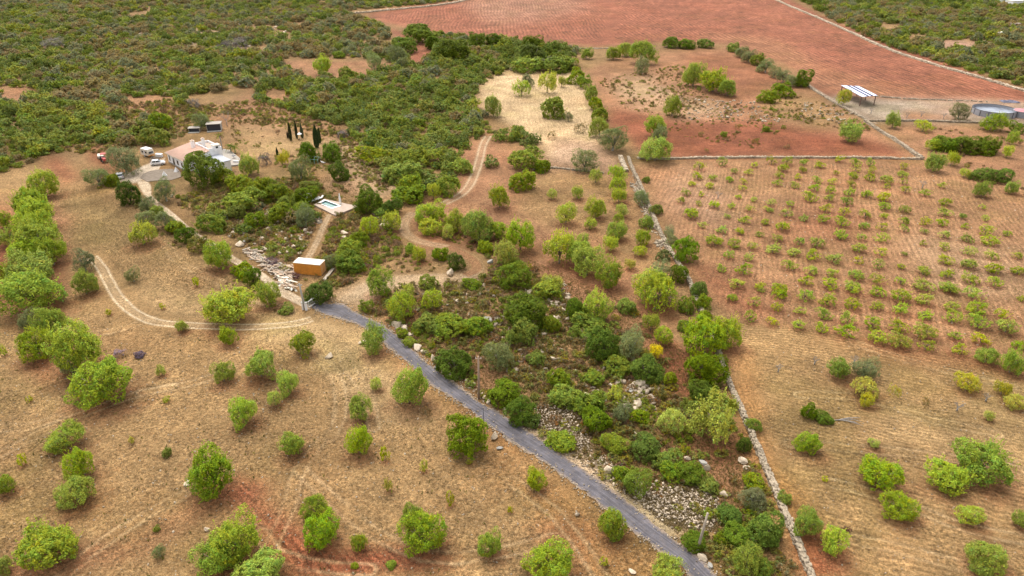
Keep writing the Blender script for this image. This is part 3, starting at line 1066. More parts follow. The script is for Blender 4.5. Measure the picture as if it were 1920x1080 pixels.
# foreground dry field
zone('-600 300 0 330 110 300 190 330 250 390 300 440 380 500 470 540 570 590 690 620 760 690 850 755 960 835 1080 915 1190 1000 1300 1085 1500 1250 -900 1250', 'tan', '100 900 500 700', .9, .22, .75)
zone('100 380 180 350 230 380 260 430 240 470 130 470 100 430', 'olive', st=.25, b=4)
zone('560 600 690 610 760 700 800 790 700 800 640 720 560 660', 'straw', st=1, b=5, op=.8)
zone('430 590 590 596 640 606 560 640 450 640', 'straw', st=1, b=4, op=.7)
zone('220 520 330 540 460 560 540 590 350 600 260 580', 'straw', st=.9, b=6, op=.5)
zone('-600 470 60 400 110 350 125 400 115 480 120 560 90 610 30 580 -20 560', 'redtan', st=.25, b=4)
zone('80 290 110 290 150 330 110 350 85 325', 'red', st=.2, b=3, op=.8)
zone('-50 380 40 400 70 470 100 560 60 600 0 560 -50 560', 'red', st=.1, b=5, op=.75)
zone('60 660 100 655 130 700 80 715 40 690', 'red', st=.1, b=4, op=.55)
zone('130 735 230 735 215 765 150 770', 'red', st=.1, b=4, op=.6)
zone('350 915 480 900 500 960 620 1020 760 1030 880 1045 700 1075 560 1085 440 960', 'red', '440 930 620 1080', .8, .9, .12, 5, .92)
zone('0 1000 140 1040 300 960 420 930 330 1000 160 1080 0 1100', 'redtan', '100 1080 400 930', .8, .7, .3, 5, .7)
zone('960 860 1100 930 1200 1000 1300 1085 1050 1085 1010 960', 'orange', '1000 870 1240 1060', .75, .5, .45, 6, .6)
zone('1000 960 1130 985 1110 1030 1000 1010', 'red', st=.2, b=6, op=.5)
zone('720 640 900 740 1010 830 960 850 840 780 740 700', 'orange', st=.6, b=5, op=.35)
# strip between road and wall
zone('600 565 700 545 900 490 960 450 1190 560 1290 620 1345 730 1430 900 1500 1085 1345 1085 1240 985 1080 868 960 790 830 700 740 627', 'brown', st=.4, b=3)
zone('960 455 1010 480 1090 520 1180 560 1270 620 1330 700 1260 690 1150 610 1060 560 960 490', 'redtan', '970 470 1200 590', 1.0, .3, .3, 3, .95)
zone('1215 640 1320 660 1320 760 1260 740 1220 690', 'red', st=.2, b=4, op=.75)
zone('1270 830 1390 800 1410 930 1370 960 1290 860', 'redtan', st=.2, b=4, op=.8)
zone('830 690 920 650 960 690 930 740 860 720', 'redtan', st=.3, b=4, op=.7)
zone('985 800 1000 762 1080 762 1115 850 1180 925 1120 905 1040 842', 'stone', st=.45, b=2, op=.9)
zone('1090 850 1190 930 1300 900 1345 960 1320 1010 1230 985 1150 925', 'stone', st=.3, b=4, op=.9)
zone('600 560 650 540 720 525 900 515 900 535 740 545 690 580 650 575', 'dust', st=.5, b=3, op=.8)
# gardens round the house, the pool and the container
zone('180 270 330 225 480 190 700 260 760 330 790 400 760 470 640 555 590 560 470 490 330 400 280 370', 'brown', st=.45, b=4)
zone('380 200 480 190 640 240 640 260 560 260 430 250', 'redtan', st=.3, b=4, op=.7)
zone('440 225 560 235 640 260 600 300 480 300 440 270', 'straw', '440 270 560 262', 2.2, .9, .5, 3, .35)
zone('620 260 680 270 700 320 760 345 740 370 650 365 600 345 640 320', 'dust', st=.6, b=4, op=.5)
zone('590 320 660 340 700 372 640 380 600 350', 'redtan', st=.4, b=4, op=.6)
zone('160 265 220 290 250 322 215 325 170 300', 'red', st=.2, b=3, op=.8)
zone('540 440 620 400 610 500 560 500', 'tan', st=.6, b=4, op=.7)
# fields between the sandy track and the ruined wall
zone('840 270 920 250 1010 315 1130 325 1180 330 1250 470 1290 520 1200 560 1040 520 960 450 800 470 760 400 830 380', 'redtan', st=.6, b=4)
zone('1000 320 1130 327 1180 340 1250 480 1270 520 1180 520 1110 440 1020 430 960 390', 'tan', '1010 410 1200 360', 1.1, .3, .7, 4, .85)
zone('905 150 950 132 1085 135 1105 190 1125 265 1110 300 1060 305 1030 290 1000 262 930 215 900 200', 'pale', '1060 150 1100 270', 1.3, .35, .8, 2)
zone('1040 260 1120 265 1170 300 1130 325 1020 310', 'rose', st=.5, b=3, op=.7)
# big red field far off
zone('690 26 780 12 870 2 890 -25 1440 -25 1560 40 1920 168 2500 330 2500 380 1920 192 1700 186 1540 180 1500 132 1370 82 1240 78 1130 86 1000 74 900 68 830 62 720 40', 'pink', '1500 70 1900 205', 2.7, 1.1, .2, 1)
zone('690 26 780 12 870 2 890 -25 1120 -25 1150 30 1130 86 1000 74 900 68 830 62 720 40', 'pink', '930 5 950 62', 2.4, 1.0, .25, 2)
zone('1300 60 1450 70 1560 130 1740 170 1920 190 1700 186 1540 178 1480 130 1370 85', 'redtan', op=.55, k=.9, st=.3, b=3)
zone('860 0 1000 -20 1120 10 1000 40 920 45', 'rose', op=.4, k=.7, st=.4, b=4)
# middle red field
zone('1100 130 1180 100 1370 86 1440 130 1540 180 1640 245 1725 296 1270 297 1210 280 1170 250 1140 210', 'redtan', '1200 260 1600 280', 1.4, .3, .3, 2)
zone('1130 215 1170 205 1260 225 1420 225 1540 245 1640 262 1715 296 1270 297 1210 285 1165 255', 'red', '1200 260 1600 280', 1.4, .4, .1, 3, .85)
zone('1290 100 1400 100 1500 160 1380 190 1290 150', 'red', st=.2, b=4, op=.5)
zone('1140 150 1220 140 1290 190 1400 205 1290 222 1180 200', 'dust', st=.6, b=4, op=.5)
zone('1440 165 1540 185 1600 235 1520 235 1430 210', 'tan', st=.6, b=3, op=.8)
# orchard and right field
zone('1195 305 1270 300 1500 298 1728 300 1830 320 2300 420 2300 760 1920 700 1640 655 1400 612 1330 560 1290 490 1240 420', 'orch', '1560 420 1580 600', 1.15, .62, .55, 3, 1, 1.2)
zone('1240 330 1330 320 1400 400 1340 430 1260 400', 'rose', op=.4, k=.8, st=.5, b=5)
zone('1480 380 1640 400 1600 460 1480 450', 'red', op=.45, k=.8, st=.3, b=6)
zone('1270 480 1340 500 1480 600 1390 600 1330 560', 'red', op=.55, k=.6, st=.2, b=5)
zone('1700 440 1920 460 1920 560 1750 560', 'dust', op=.3, k=.6, st=.7, b=6)
zone('1340 600 1500 612 1700 645 2000 700 2500 800 2500 1300 1560 1250 1480 1000 1400 800 1360 690', 'tan', '1500 700 1900 760', .85, .6, .55, 3)
zone('1560 640 1700 640 1800 660 2000 700 1990 725 1720 680', 'red', st=.2, k=.3, b=4, op=.4)
zone('1640 760 1900 740 2300 800 2300 1000 1700 860', 'straw', st=.7, k=.5, b=7, op=.35)
zone('1360 640 1400 660 1440 790 1480 880 1540 980 1600 1085 1545 1085 1470 950 1400 800', 'orange', '1390 680 1560 1040', .7, .8, .3, 4, .85)
zone('1500 1010 1560 1020 1620 1085 1530 1085', 'red', st=.1, k=.5, b=4, op=.8)
zone('1480 960 1530 990 1540 1020 1500 1010', 'red', st=.1, b=3, op=.6)
# below and in the yard
zone('1640 245 1700 232 1920 235 2400 260 2400 440 1830 325 1735 300', 'redtan', st=.6, b=3)
zone('1545 180 1640 182 1720 187 1920 193 2300 210 2300 245 1920 232 1700 226 1640 226 1590 205', 'grey', st=.2, b=2)
zone('1700 190 1800 188 1920 196 1920 212 1780 210', 'rose', st=.3, b=3, op=.7)
zone('1690 208 1760 212 1830 224 1700 226', 'redtan', st=.3, b=2)
# openings in the scrub
zone('525 118 560 112 640 116 700 112 740 122 690 142 600 146 545 138', 'redtan', st=.5, b=1)
zone('735 52 765 66 800 82 810 105 780 125 765 120 775 90 730 60', 'pink', st=.3, b=1)
zone('470 160 560 165 560 195 500 210 440 200', 'redtan', st=.5, b=3, op=.7)
zone('0 165 50 160 62 188 30 195 0 190', 'redtan', st=.3, b=2)
zone('60 230 170 200 320 180 330 200 240 230 130 250', 'redtan', st=.5, b=4, op=.6)
zone('220 170 330 170 350 230 260 250', 'redtan', st=.5, b=4, op=.7)
zone('170 60 460 40 470 95 200 100', 'stone', st=.3, b=5, op=.45)
zone('1700 20 1920 30 1920 110 1760 100 1640 60', 'tan', st=.4, b=4, op=.6)
zone('1760 75 1860 78 1850 92 1765 90', 'rose', st=.4, b=1)

# bare tilled earth and painted-in shade under the trees of the dry fields
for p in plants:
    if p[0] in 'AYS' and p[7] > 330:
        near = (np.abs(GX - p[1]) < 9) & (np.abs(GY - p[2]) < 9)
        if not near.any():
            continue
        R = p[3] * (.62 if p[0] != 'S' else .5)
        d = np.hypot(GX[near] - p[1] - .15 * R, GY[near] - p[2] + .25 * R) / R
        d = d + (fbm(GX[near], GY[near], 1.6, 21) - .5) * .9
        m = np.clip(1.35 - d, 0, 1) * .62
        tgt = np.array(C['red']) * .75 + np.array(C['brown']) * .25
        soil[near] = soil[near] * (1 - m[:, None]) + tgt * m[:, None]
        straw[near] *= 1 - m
for o in orchard:
    near = (np.abs(GX - o[0]) < 4) & (np.abs(GY - o[1]) < 4)
    d = np.hypot(GX[near] - o[0], GY[near] - o[1] + .3) / (o[2] * .6)
    m = np.clip(1.3 - d + (fbm(GX[near], GY[near], 1.3, 22) - .5) * .8, 0, 1) * .5
    soil[near] = soil[near] * (1 - m[:, None]) + np.array(C['red']) * m[:, None]

# wheel lines pressed into the dry fields
TYRE = ['290 445 312 460 326 482 352 500 400 522 455 548 510 572 545 584', '160 626 215 620 250 610 285 598', '265 735 330 725 400 705 430 690', '0 850 120 790 250 740 330 722',
        '110 1085 200 1010 300 950 360 920', '480 1085 520 1000 545 940 560 880 600 830', '560 880 640 950 720 1010 820 1045 960 1030 1060 1000',
        '640 650 660 700 690 740 700 800', '560 650 620 690 640 760 620 820', '960 900 1040 960 1100 1040 1130 1085', '130 555 165 545', '0 800 60 800 110 780',
        '1500 740 1620 745 1760 790 1900 820', '1480 830 1600 840 1760 855 1910 880', '1560 905 1680 935 1800 985 1920 1010', '1600 1010 1700 1030 1800 1060',
        '1600 640 1720 680 1920 730', '490 1000 520 1040 600 1060 720 1070']
for t in TYRE:
    path = resample([W(*q) for q in pp(t)], 2.0)
    sel = (gpy > 400)
    x, y = GX[sel], GY[sel]
    d = seg_dist(x + (fbm(x, y, 5, 31) - .5) * .5, y, [tuple(q) for q in path[::2]])
    m = np.exp(-((d - .8) / .24) ** 2) * .6 * np.clip(fbm(x, y, 3.0, 32) * 1.8 - .3, 0, 1)
    dk = 1 - .38 * np.exp(-((d - 1.25) / .22) ** 2) * np.clip(fbm(x, y, 2.0, 33) * 1.8 - .3, 0, 1)
    soil[sel] = (soil[sel] * (1 - m[:, None]) + np.array(C['pale']) * m[:, None]) * dk[:, None]

big = fbm(GX, GY, 26, 41, 4)
mid = fbm(GX, GY, 5.5, 42, 3)
soil *= (.46 + .50 * big + .64 * mid)[..., None]
hollow = np.clip((fbm(GX, GY, 7.5, 45, 4) - .56) * 5, 0, 1) * .42
soil = soil * (1 - hollow[..., None]) + soil * np.array((.66, .62, .58)) * hollow[..., None]
palew = np.clip((fbm(GX + GY * .4, GY * 1.8, 9, 46, 4) - .56) * 5, 0, 1) * .40
soil = soil * (1 - palew[..., None]) + soil * np.array((1.32, 1.36, 1.40)) * palew[..., None]
olive = np.clip((fbm(GX, GY, 11, 44, 4) - .50) * 4.5, 0, 1) * .60
soil = soil * (1 - olive[..., None]) + soil * np.array((.76, .83, .68)) * olive[..., None]
seam = np.zeros((NY, NX))
for sh, ax in ((1, 0), (-1, 0), (1, 1), (-1, 1)):
    seam[np.roll(zid, sh, ax) != zid] = 1
fstr = fstr * (1 - np.clip(blur(seam, 2) * 3.5, 0, 1))
rednoise = np.clip((fbm(GX, GY, 15, 43, 4) - .52) * 4, 0, 1) * .35
soil = soil * (1 - rednoise[..., None]) + soil * np.array((.98, .80, .70)) * rednoise[..., None]

# --- roads and tracks, each a ribbon a little above the earth
RIBBON_MASK = np.zeros((NY, NX))


def sample(field, x, y):
    r = np.interp(y, rows, np.arange(NY))
    h = np.interp(y, rows, half)
    c = (np.clip(x / h, -1, 1) + 1) / 2 * (NX - 1)
    r0, c0 = np.clip(np.floor(r).astype(int), 0, NY - 2), np.clip(np.floor(c).astype(int), 0, NX - 2)
    fr, fc = r - r0, c - c0
    if field.ndim == 3:
        fr, fc = fr[:, None], fc[:, None]
    return (field[r0, c0] * (1 - fr) * (1 - fc) + field[r0, c0 + 1] * (1 - fr) * fc + field[r0 + 1, c0] * fr * (1 - fc) + field[r0 + 1, c0 + 1] * fr * fc)


def ribbon(name, left, right, z, mat, fn=None, nc=13, step=.7, ragged=.15):
    """left/right: world polylines of the two edges (same length arrays)."""
    global RIBBON_MASK
    n = len(left)
    t = np.linspace(0, 1, nc)
    rg = np.random.default_rng(len(name) + n)
    V = left[:, None, :] * (1 - t)[None, :, None] + right[:, None, :] * t[None, :, None]
    wdir = (right - left) / np.linalg.norm(right - left, axis=1)[:, None]
    along = np.concatenate([[0], np.cumsum(np.linalg.norm(np.diff((left + right) / 2, axis=0), axis=1))])
    for side, sg in ((0, -1), (-1, 1)):
        V[:, side] += wdir * sg * ((fbm(along, along * 0 + sg, 1.1, 51, 4) - .5) * 2 * ragged * 2)[:, None]
    flat = V.reshape(-1, 2)
    verts = np.column_stack([flat, np.full(len(flat), z)])
    i, j = np.meshgrid(np.arange(n - 1), np.arange(nc - 1), indexing='ij')
    a = (i * nc + j).ravel()
    f = np.column_stack([a, a + nc, a + nc + 1, a + 1])
    # face up
    p0, p1, p2 = verts[f[0, 0]], verts[f[0, 1]], verts[f[0, 2]]
    if np.cross(p1 - p0, p2 - p0)[2] < 0:
        f = f[:, ::-1]
    me = mesh_np(name, verts, f, mat)
    ac = np.tile(t * 2 - 1, n)
    al = np.repeat(along, nc)
    attr(me, 'across', 'FLOAT', ac)
    attr(me, 'along', 'FLOAT', al)
    if fn:
        base = sample(soil, flat[:, 0], flat[:, 1])
        c, k = fn(ac, al, flat[:, 0], flat[:, 1], np.linalg.norm(right - left, axis=1).repeat(nc))
        c = base * (1 - k[:, None]) + np.array(c) * k[:, None]
        attr(me, 'soil', 'FLOAT_COLOR', np.column_stack([c, np.ones(len(c))]))
        attr(me, 'furrow', 'FLOAT_VECTOR', np.zeros((len(c), 3)))
        attr(me, 'furrow_strength', 'FLOAT', np.zeros(len(c)))
        attr(me, 'straw', 'FLOAT', sample(straw, flat[:, 0], flat[:, 1]) * (1 - k) * .8)
    o = link(name, me)
    tag(o, kind='structure')
    mid_ = [tuple(q) for q in ((left + right) / 2)[::3]]
    hw = np.linalg.norm(right - left, axis=1)[::3] / 2
    bb = (GX > min(q[0] for q in mid_) - 8) & (GX < max(q[0] for q in mid_) + 8) & (GY > min(q[1] for q in mid_) - 8) & (GY < max(q[1] for q in mid_) + 8)
    RIBBON_MASK[bb] = np.maximum(RIBBON_MASK[bb], (seg_gap(GX[bb], GY[bb], mid_, hw) < .75).astype(float))
    return o


def edges(lp, rp, n):
    l = resample([W(*q) for q in pp(lp)], .3)
    r = resample([W(*q) for q in pp(rp)], .3)
    ti = np.linspace(0, 1, n)

    def at(p):
        L = np.concatenate([[0], np.cumsum(np.linalg.norm(np.diff(p, axis=0), axis=1))])
        return np.column_stack([np.interp(ti * L[-1], L, p[:, k]) for k in (0, 1)])
    return at(l), at(r)


def centre(path, width, n_step=.8):
    p = resample([W(*q) for q in pp(path)], n_step)
    d = np.gradient(p, axis=0)
    d /= np.linalg.norm(d, axis=1)[:, None]
    nn = np.column_stack([-d[:, 1], d[:, 0]])
    return p + nn * width / 2, p - nn * width / 2


le, ri = edges('584 578 607 590 640 599 672 609 705 630 732 655 762 678 787 702 812 724 850 748 890 777 920 802 960 830 1010 860 1085 915 1135 955 1185 995 1230 1027 1260 1049 1295 1082 1350 1130',
               '587 568 615 569 645 570 661 583 681 592 717 609 743 627 768 649 793 674 830 701 867 729 905 757 942 777 997 812 1060 857 1135 910 1197 955 1235 988 1281 1025 1311 1046 1344 1080 1400 1128', 160)
ribbon('asphalt_road', le, ri, .045, 'asphalt', ragged=.30)


def drive(ac, al, x, y, w):
    k = np.clip((1.0 - np.abs(ac)) * 3.2, 0, 1) * np.clip(.75 + (fbm(x, y, 2.0, 61) - .5) * 1.2, .2, 1)
    k *= 1 - .35 * np.exp(-(ac / .22) ** 2) * (fbm(x, y, 3, 63) + .3)
    return np.tile(np.array((.46, .36, .25)), (len(ac), 1)) * (.92 + .2 * fbm(x, y, 1.2, 62))[:, None], k


road_edges = (le, ri)
le, ri = edges('256 343 262 356 270 367 284 381 312 402 350 432 382 457 425 487 480 519 510 546 540 564 580 582', '272 332 283 345 285 358 287 368 326 399 363 431 402 455 446 484 482 502 522 530 560 554 588 571', 130)
ribbon('driveway', le, ri, .022, 'soil', drive)
le, ri = edges('200 336 225 342 250 345 270 340 290 330', '222 322 240 324 256 316 272 308 312 294', 40)
ribbon('forecourt', le, ri, .014, 'soil', lambda ac, al, x, y, w: (np.tile(np.array((.40, .32, .235)), (len(ac), 1)), np.clip((1 - np.abs(ac)) * 4, 0, 1)))


def ruts(gauge, rw, strength):
    def fn(ac, al, x, y, w):
        d = np.abs(np.abs(ac) * w / 2 - gauge / 2 - (fbm(x, y, 4, 71) - .5) * .25)
        k = np.exp(-(d / rw) ** 2) * strength * np.clip(.7 + fbm(x, y, 3.5, 72) * .75, 0, 1)
        k = np.maximum(k, .3 * strength * np.clip(1 - np.abs(ac) * 1.15, 0, 1))
        k *= np.clip((1 - np.abs(ac)) * 5, 0, 1)
        return np.tile(np.array((.47, .365, .235)), (len(ac), 1)), k
    return fn


def sandy(col, strength):
    def fn(ac, al, x, y, w):
        k = np.clip((1 - np.abs(ac)) * 2.0, 0, 1) * strength * np.clip(.5 + fbm(x, y, 3.0, 73) * .8, 0, 1)
        k *= 1 - .45 * np.exp(-(ac / .2) ** 2)
        return np.tile(np.array(C[col]), (len(ac), 1)), k
    return fn


ribbon('two_rut_track', *centre('172 482 190 502 205 530 222 558 250 585 290 603 340 609 400 612 470 613 545 608 585 598', 3.4, .5), .018, 'soil', ruts(1.75, .24, .9), nc=25, ragged=.02)
ribbon('sandy_track', *centre('915 255 906 272 899 300 891 325 880 348 862 366 832 382', 4.6, .7), .016, 'soil', ruts(1.9, .42, .65), nc=25, ragged=.05)
ribbon('winding_track', *centre('775 398 760 415 758 430 770 445 800 456 840 464 872 478 893 494 893 508 868 517 800 519 730 524 690 534 660 556 640 566', 3.2, .6), .019, 'soil', sandy('dust', .5), nc=17, ragged=.1)
ribbon('loop_of_red_track', *centre('838 463 868 476 890 492 892 506 872 516', 2.6, .5), .025, 'soil', sandy('redtan', .9), nc=13, ragged=.1)
ribbon('footpath', *centre('618 402 606 425 596 450 580 480 572 492', 1.8, .5), .015, 'soil', sandy('dust', .9), nc=11)
ribbon('field_lane', *centre('1500 150 1545 178 1580 195 1612 214 1640 232', 3.0, .8), .013, 'soil', sandy('grey', .9), nc=11)

# --- relief and the sheet itself
calm = blur(RIBBON_MASK, 2)
calm = np.clip(calm * 3, 0, 1)
relief = (fbm(GX, GY, 3.4, 81, 3) - .5) * .34 + (fbm(GX, GY, 30, 82, 2) - .5) * .35
relief *= np.clip((900 - GY) / 300, 0, 1)
GZ = relief * (1 - calm) - .10 * (1 - calm) * np.clip(1 - calm, 0, 1)
i, j = np.meshgrid(np.arange(NY - 1), np.arange(NX - 1), indexing='ij')
a = (i * NX + j).ravel()
gm = mesh_np('ground', np.column_stack([GX.ravel(), GY.ravel(), GZ.ravel()]), np.column_stack([a, a + 1, a + NX + 1, a + NX]), 'soil', True)
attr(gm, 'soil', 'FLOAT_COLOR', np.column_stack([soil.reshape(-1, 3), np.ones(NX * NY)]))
attr(gm, 'furrow', 'FLOAT_VECTOR', furrow.ravel())
attr(gm, 'furrow_strength', 'FLOAT', (fstr * (1 - calm)).ravel())
attr(gm, 'straw', 'FLOAT', np.clip(straw * (1 - .9 * calm), 0, 1).ravel())
ground = tag(link('ground', gm), kind='structure')


def gz(x, y):
    return float(sample(GZ, np.array([x]), np.array([y]))[0])


def gzn(x, y):
    return sample(GZ, np.asarray(x, float), np.asarray(y, float))


# ------------------------------------------------------------------ dry stone walls
def wall(path, width, height, stone, label, mat='limestone', singles=0, gap=.0, seed=1):
    rg = np.random.default_rng(seed)
    p = resample([W(*q) for q in pp(path)], stone)
    d = np.gradient(p, axis=0)
    d /= np.linalg.norm(d, axis=1)[:, None]
    nn = np.column_stack([-d[:, 1], d[:, 0]])
    root = empty('dry_stone_wall', (p[len(p) // 2][0], p[len(p) // 2][1], 0), 0, label, 'wall', 'dry stone walls')
    o = np.array([p[len(p) // 2][0], p[len(p) // 2][1], 0.0])
    cen, siz, hd = [], [], []
    near = []
    nc = max(1, round(height / (stone * .62)))
    nw = max(2, round(width / (stone * .85)))
    hh = height * (.72 + .5 * fbm(p[:, 0], p[:, 1], 6, 91))
    for s in range(len(p)):
        if rg.random() < gap:
            continue
        for c in range(nc):
            for w_ in range(nw):
                if c < nc - 1 and 0 < w_ < nw - 1:
                    continue
                off = ((w_ + .5) / nw - .5) * width * (1.0 - .22 * c / max(1, nc)) + rg.normal(0, .05)
                q = p[s] + nn[s] * off + d[s] * rg.normal(0, .12 * stone)
                z = (c + .45) * hh[s] / nc - .12 + rg.normal(0, .05)
                cen.append((q[0], q[1], z))
                siz.append((stone * rg.uniform(.75, 1.3), width / nw * rg.uniform(.8, 1.25), hh[s] / nc * rg.uniform(.85, 1.3)))
                hd.append(math.atan2(d[s][1], d[s][0]) + rg.normal(0, .16))
                near.append(c == nc - 1)
    cen, siz, hd = np.array(cen), np.array(siz), np.array(hd)
    cen[:, 2] += gzn(cen[:, 0], cen[:, 1])
    cen -= o
    idx = np.arange(len(cen))
    pick = np.array([], int)
    if singles:
        tops = idx[np.array(near)]
        pick = tops[np.argsort(cen[tops, 1])[:singles]]
    rest = np.setdiff1d(idx, pick)
    v, f = boxes_np(cen[rest], siz[rest], hd[rest], rg)
    tag(link('stones', mesh_np('stones', v, f, mat), root), kind='stuff')
    if len(pick):
        protos = []
        for q in range(8):
            vv, ff = boxes_np(np.zeros((1, 3)), np.ones((1, 3)), np.zeros(1), rg)
            protos.append(mesh_np('stone', vv, ff, mat))
        for q in pick:
            link('stone', protos[q % 8], root, cen[q], hd[q], siz[q] * 1.08)
    return root


wall('1178 296 1186 318 1196 338 1210 370 1226 410 1243 447 1262 480 1284 512 1300 548 1325 608 1345 658 1366 715 1386 760 1400 795 1420 840 1441 890 1462 940 1481 985 1500 1030 1520 1078 1540 1120',
     .85, .8, .38, 'long crumbling pale stone wall running down beside the orchard and tan field', 'limestone', 160, .01, 1)
wall('1163 294 1168 306 1174 320', 1.3, .8, .5, 'short stub of ruined pale wall at the head of the double wall', 'pale_limestone', 0, .05, 2)
wall('1196 297 1235 298 1300 297 1400 296 1500 296 1620 297 1728 299', .7, .75, .5, 'straight low wall between red field and orchard', 'pale_limestone', 0, .01, 3)
wall('1728 299 1690 271 1652 247 1622 228', 1.0, .9, .55, 'diagonal grey stone wall from the orchard corner to the yard', 'limestone', 0, .02, 4)
wall('1622 224 1590 207 1560 190 1530 172 1500 152', .9, .7, .55, 'broken wall along the lane behind the shelter', 'limestone', 0, .08, 5)
wall('1630 228 1700 227 1780 229 1860 232 1960 237', .6, .8, .55, 'level wall at the front edge of the gravel yard', 'limestone', 0, .02, 6)
wall('1640 181 1700 185 1780 188 1850 191', .6, .5, .6, 'low edge of stones behind the gravel yard', 'limestone', 0, .15, 7)
wall('1436 -8 1500 20 1560 45 1660 90 1740 118 1850 150 1925 172', 1.6, .95, .8, 'far pale wall along the upper side of the big red field', 'pale_limestone', 0, .02, 8)
wall('885 -3 850 6 800 13 740 18 700 22 655 27 660 33 680 39', 2.4, 1.1, 1.0, 'far curved pale wall at the tip of the big red field', 'pale_limestone', 0, .04, 9)
wall('1000 318 1040 315 1080 319 1130 324', .7, .55, .5, 'low wall under the pale straw field', 'limestone', 0, .06, 10)
wall('1050 90 1100 91 1140 91', .7, .6, .7, 'short pale wall at the corner of the big red field', 'pale_limestone', 0, .05, 11)

# ------------------------------------------------------------------ rubble and boulders
rg = np.random.default_rng(7)


def scatter(poly, n, edge_noise=.0):
    P = pp(poly)
    wp = np.array([W(*q) for q in P])
    lo, hi = wp.min(0), wp.max(0)
    out = np.empty((0, 2))
    while len(out) < n:
        c = rg.uniform(lo, hi, (n * 3, 2))
        px, py = PX(c[:, 0] + rg.normal(0, edge_noise + 1e-6, len(c)), c[:, 1] + rg.normal(0, edge_noise + 1e-6, len(c)))
        out = np.vstack([out, c[inpoly(px, py, P)]])
    return out[:n]


def rubble(name, poly, n, lo, hi, label, mat='pale_limestone', pile=0.0):
    c = scatter(poly, n, .8)
    c = c[(sample(RIBBON_MASK, c[:, 0], c[:, 1]) < .5) & (fbm(c[:, 0], c[:, 1], 2.6, 77, 2) > .22 + .25 * rg.random(n))]
    n = len(c)
    s = lo * (hi / lo) ** (rg.random(n) ** 1.8)
    siz = np.column_stack([s * rg.uniform(.8, 1.5, n), s * rg.uniform(.7, 1.1, n), s * rg.uniform(.5, .8, n)])
    z = gzn(c[:, 0], c[:, 1]) + s * .15 + rg.random(n) * pile
    v, f = boxes_np(np.column_stack([c, z]), siz, rg.uniform(0, 6.28, n), rg, .22, .35)
    return tag(link(name, mesh_np(name, v, f, mat)), label, 'rubble', None, 'stuff')


rubble('rubble', '1010 765 1060 760 1090 790 1112 845 1060 838 1000 800', 1100, .05, .28, 'heap of pale broken stone above the road', pile=.35)
rubble('rubble', '1095 862 1140 850 1190 905 1150 915', 700, .06, .40, 'white stones between the great boulder and the road')
rubble('rubble', '1150 925 1215 915 1280 915 1330 905 1352 950 1345 1000 1300 990 1250 985 1205 950', 1700, .05, .30, 'bright white stone field behind the pale leaning pole', pile=.25)
rubble('rubble', '1180 330 1192 328 1222 400 1250 470 1235 470 1205 400', 700, .15, .7, 'strip of rubble from the ruined wall', 'limestone')
rubble('rubble', '1020 520 1060 530 1075 600 1040 600', 220, .15, .8, 'white rocks in the upper middle strip')
rubble('rubble', '1160 720 1220 715 1225 770 1170 770', 180, .15, .9, 'patch of white rocks in the lower middle strip')
rubble('rubble', '700 395 730 395 735 430 700 430', 160, .2, .9, 'pale rock slope below the pool')
rubble('rubble', '450 380 640 410 560 490 420 440', 520, .15, .9, 'scattered stones of the rocky garden', 'limestone')
rubble('rubble', '780 540 1000 520 1100 640 1250 730 1180 830 960 700', 900, .12, .7, 'loose stones all over the middle strip', 'limestone')
rubble('rubble', '740 600 775 650 870 720 905 750 890 745 840 700 780 655 735 615', 260, .15, .6, 'line of white stones along the road bank')
rubble('rubble', '200 60 470 30 560 60 460 95 250 100 180 85', 260, .5, 1.8, 'white rocks of the far scrub')
rubble('rubble', '1240 180 1420 190 1480 230 1300 225', 260, .3, .9, 'stones cleared into heaps in the red field', 'limestone')
rubble('rubble', '1510 190 1600 210 1600 235 1500 225', 120, .3, 1.0, 'rocks beside the lane by the shelter', 'limestone')
for sgn, lab in ((0, 'grit and small stones along the lower road edge'), (1, 'grit and small stones along the upper road edge')):
    ed = road_edges[sgn]
    k_ = rg.integers(0, len(ed), 900)
    outw = road_edges[sgn] - road_edges[1 - sgn]
    outw /= np.linalg.norm(outw, axis=1)[:, None]
    c_ = ed[k_] + outw[k_] * rg.normal(.12, .35, (900, 1)) + rg.normal(0, .35, (900, 2))
    s_ = rg.uniform(.04, .17, 900)
    v_, f_ = boxes_np(np.column_stack([c_, np.full(900, .05) + s_ * .2]), np.column_stack([s_ * 1.3, s_, s_ * .7]), rg.uniform(0, 6.28, 900), rg, .22, .3)
    tag(link('gravel', mesh_np('gravel', v_, f_, 'limestone')), lab, 'gravel', None, 'stuff')
rubble('gravel', '-40 600 560 600 960 850 1290 1085 -40 1085', 2600, .05, .20, 'small pale stones lying all over the dry field', 'limestone')
rubble('gravel', '1400 620 1920 700 1920 1085 1540 1085', 900, .05, .18, 'small stones of the tan field', 'limestone')
rubble('gravel', '1250 310 1720 305 1920 380 1920 680 1400 610', 900, .08, .25, 'small stones between the orchard trees', 'pale_limestone')

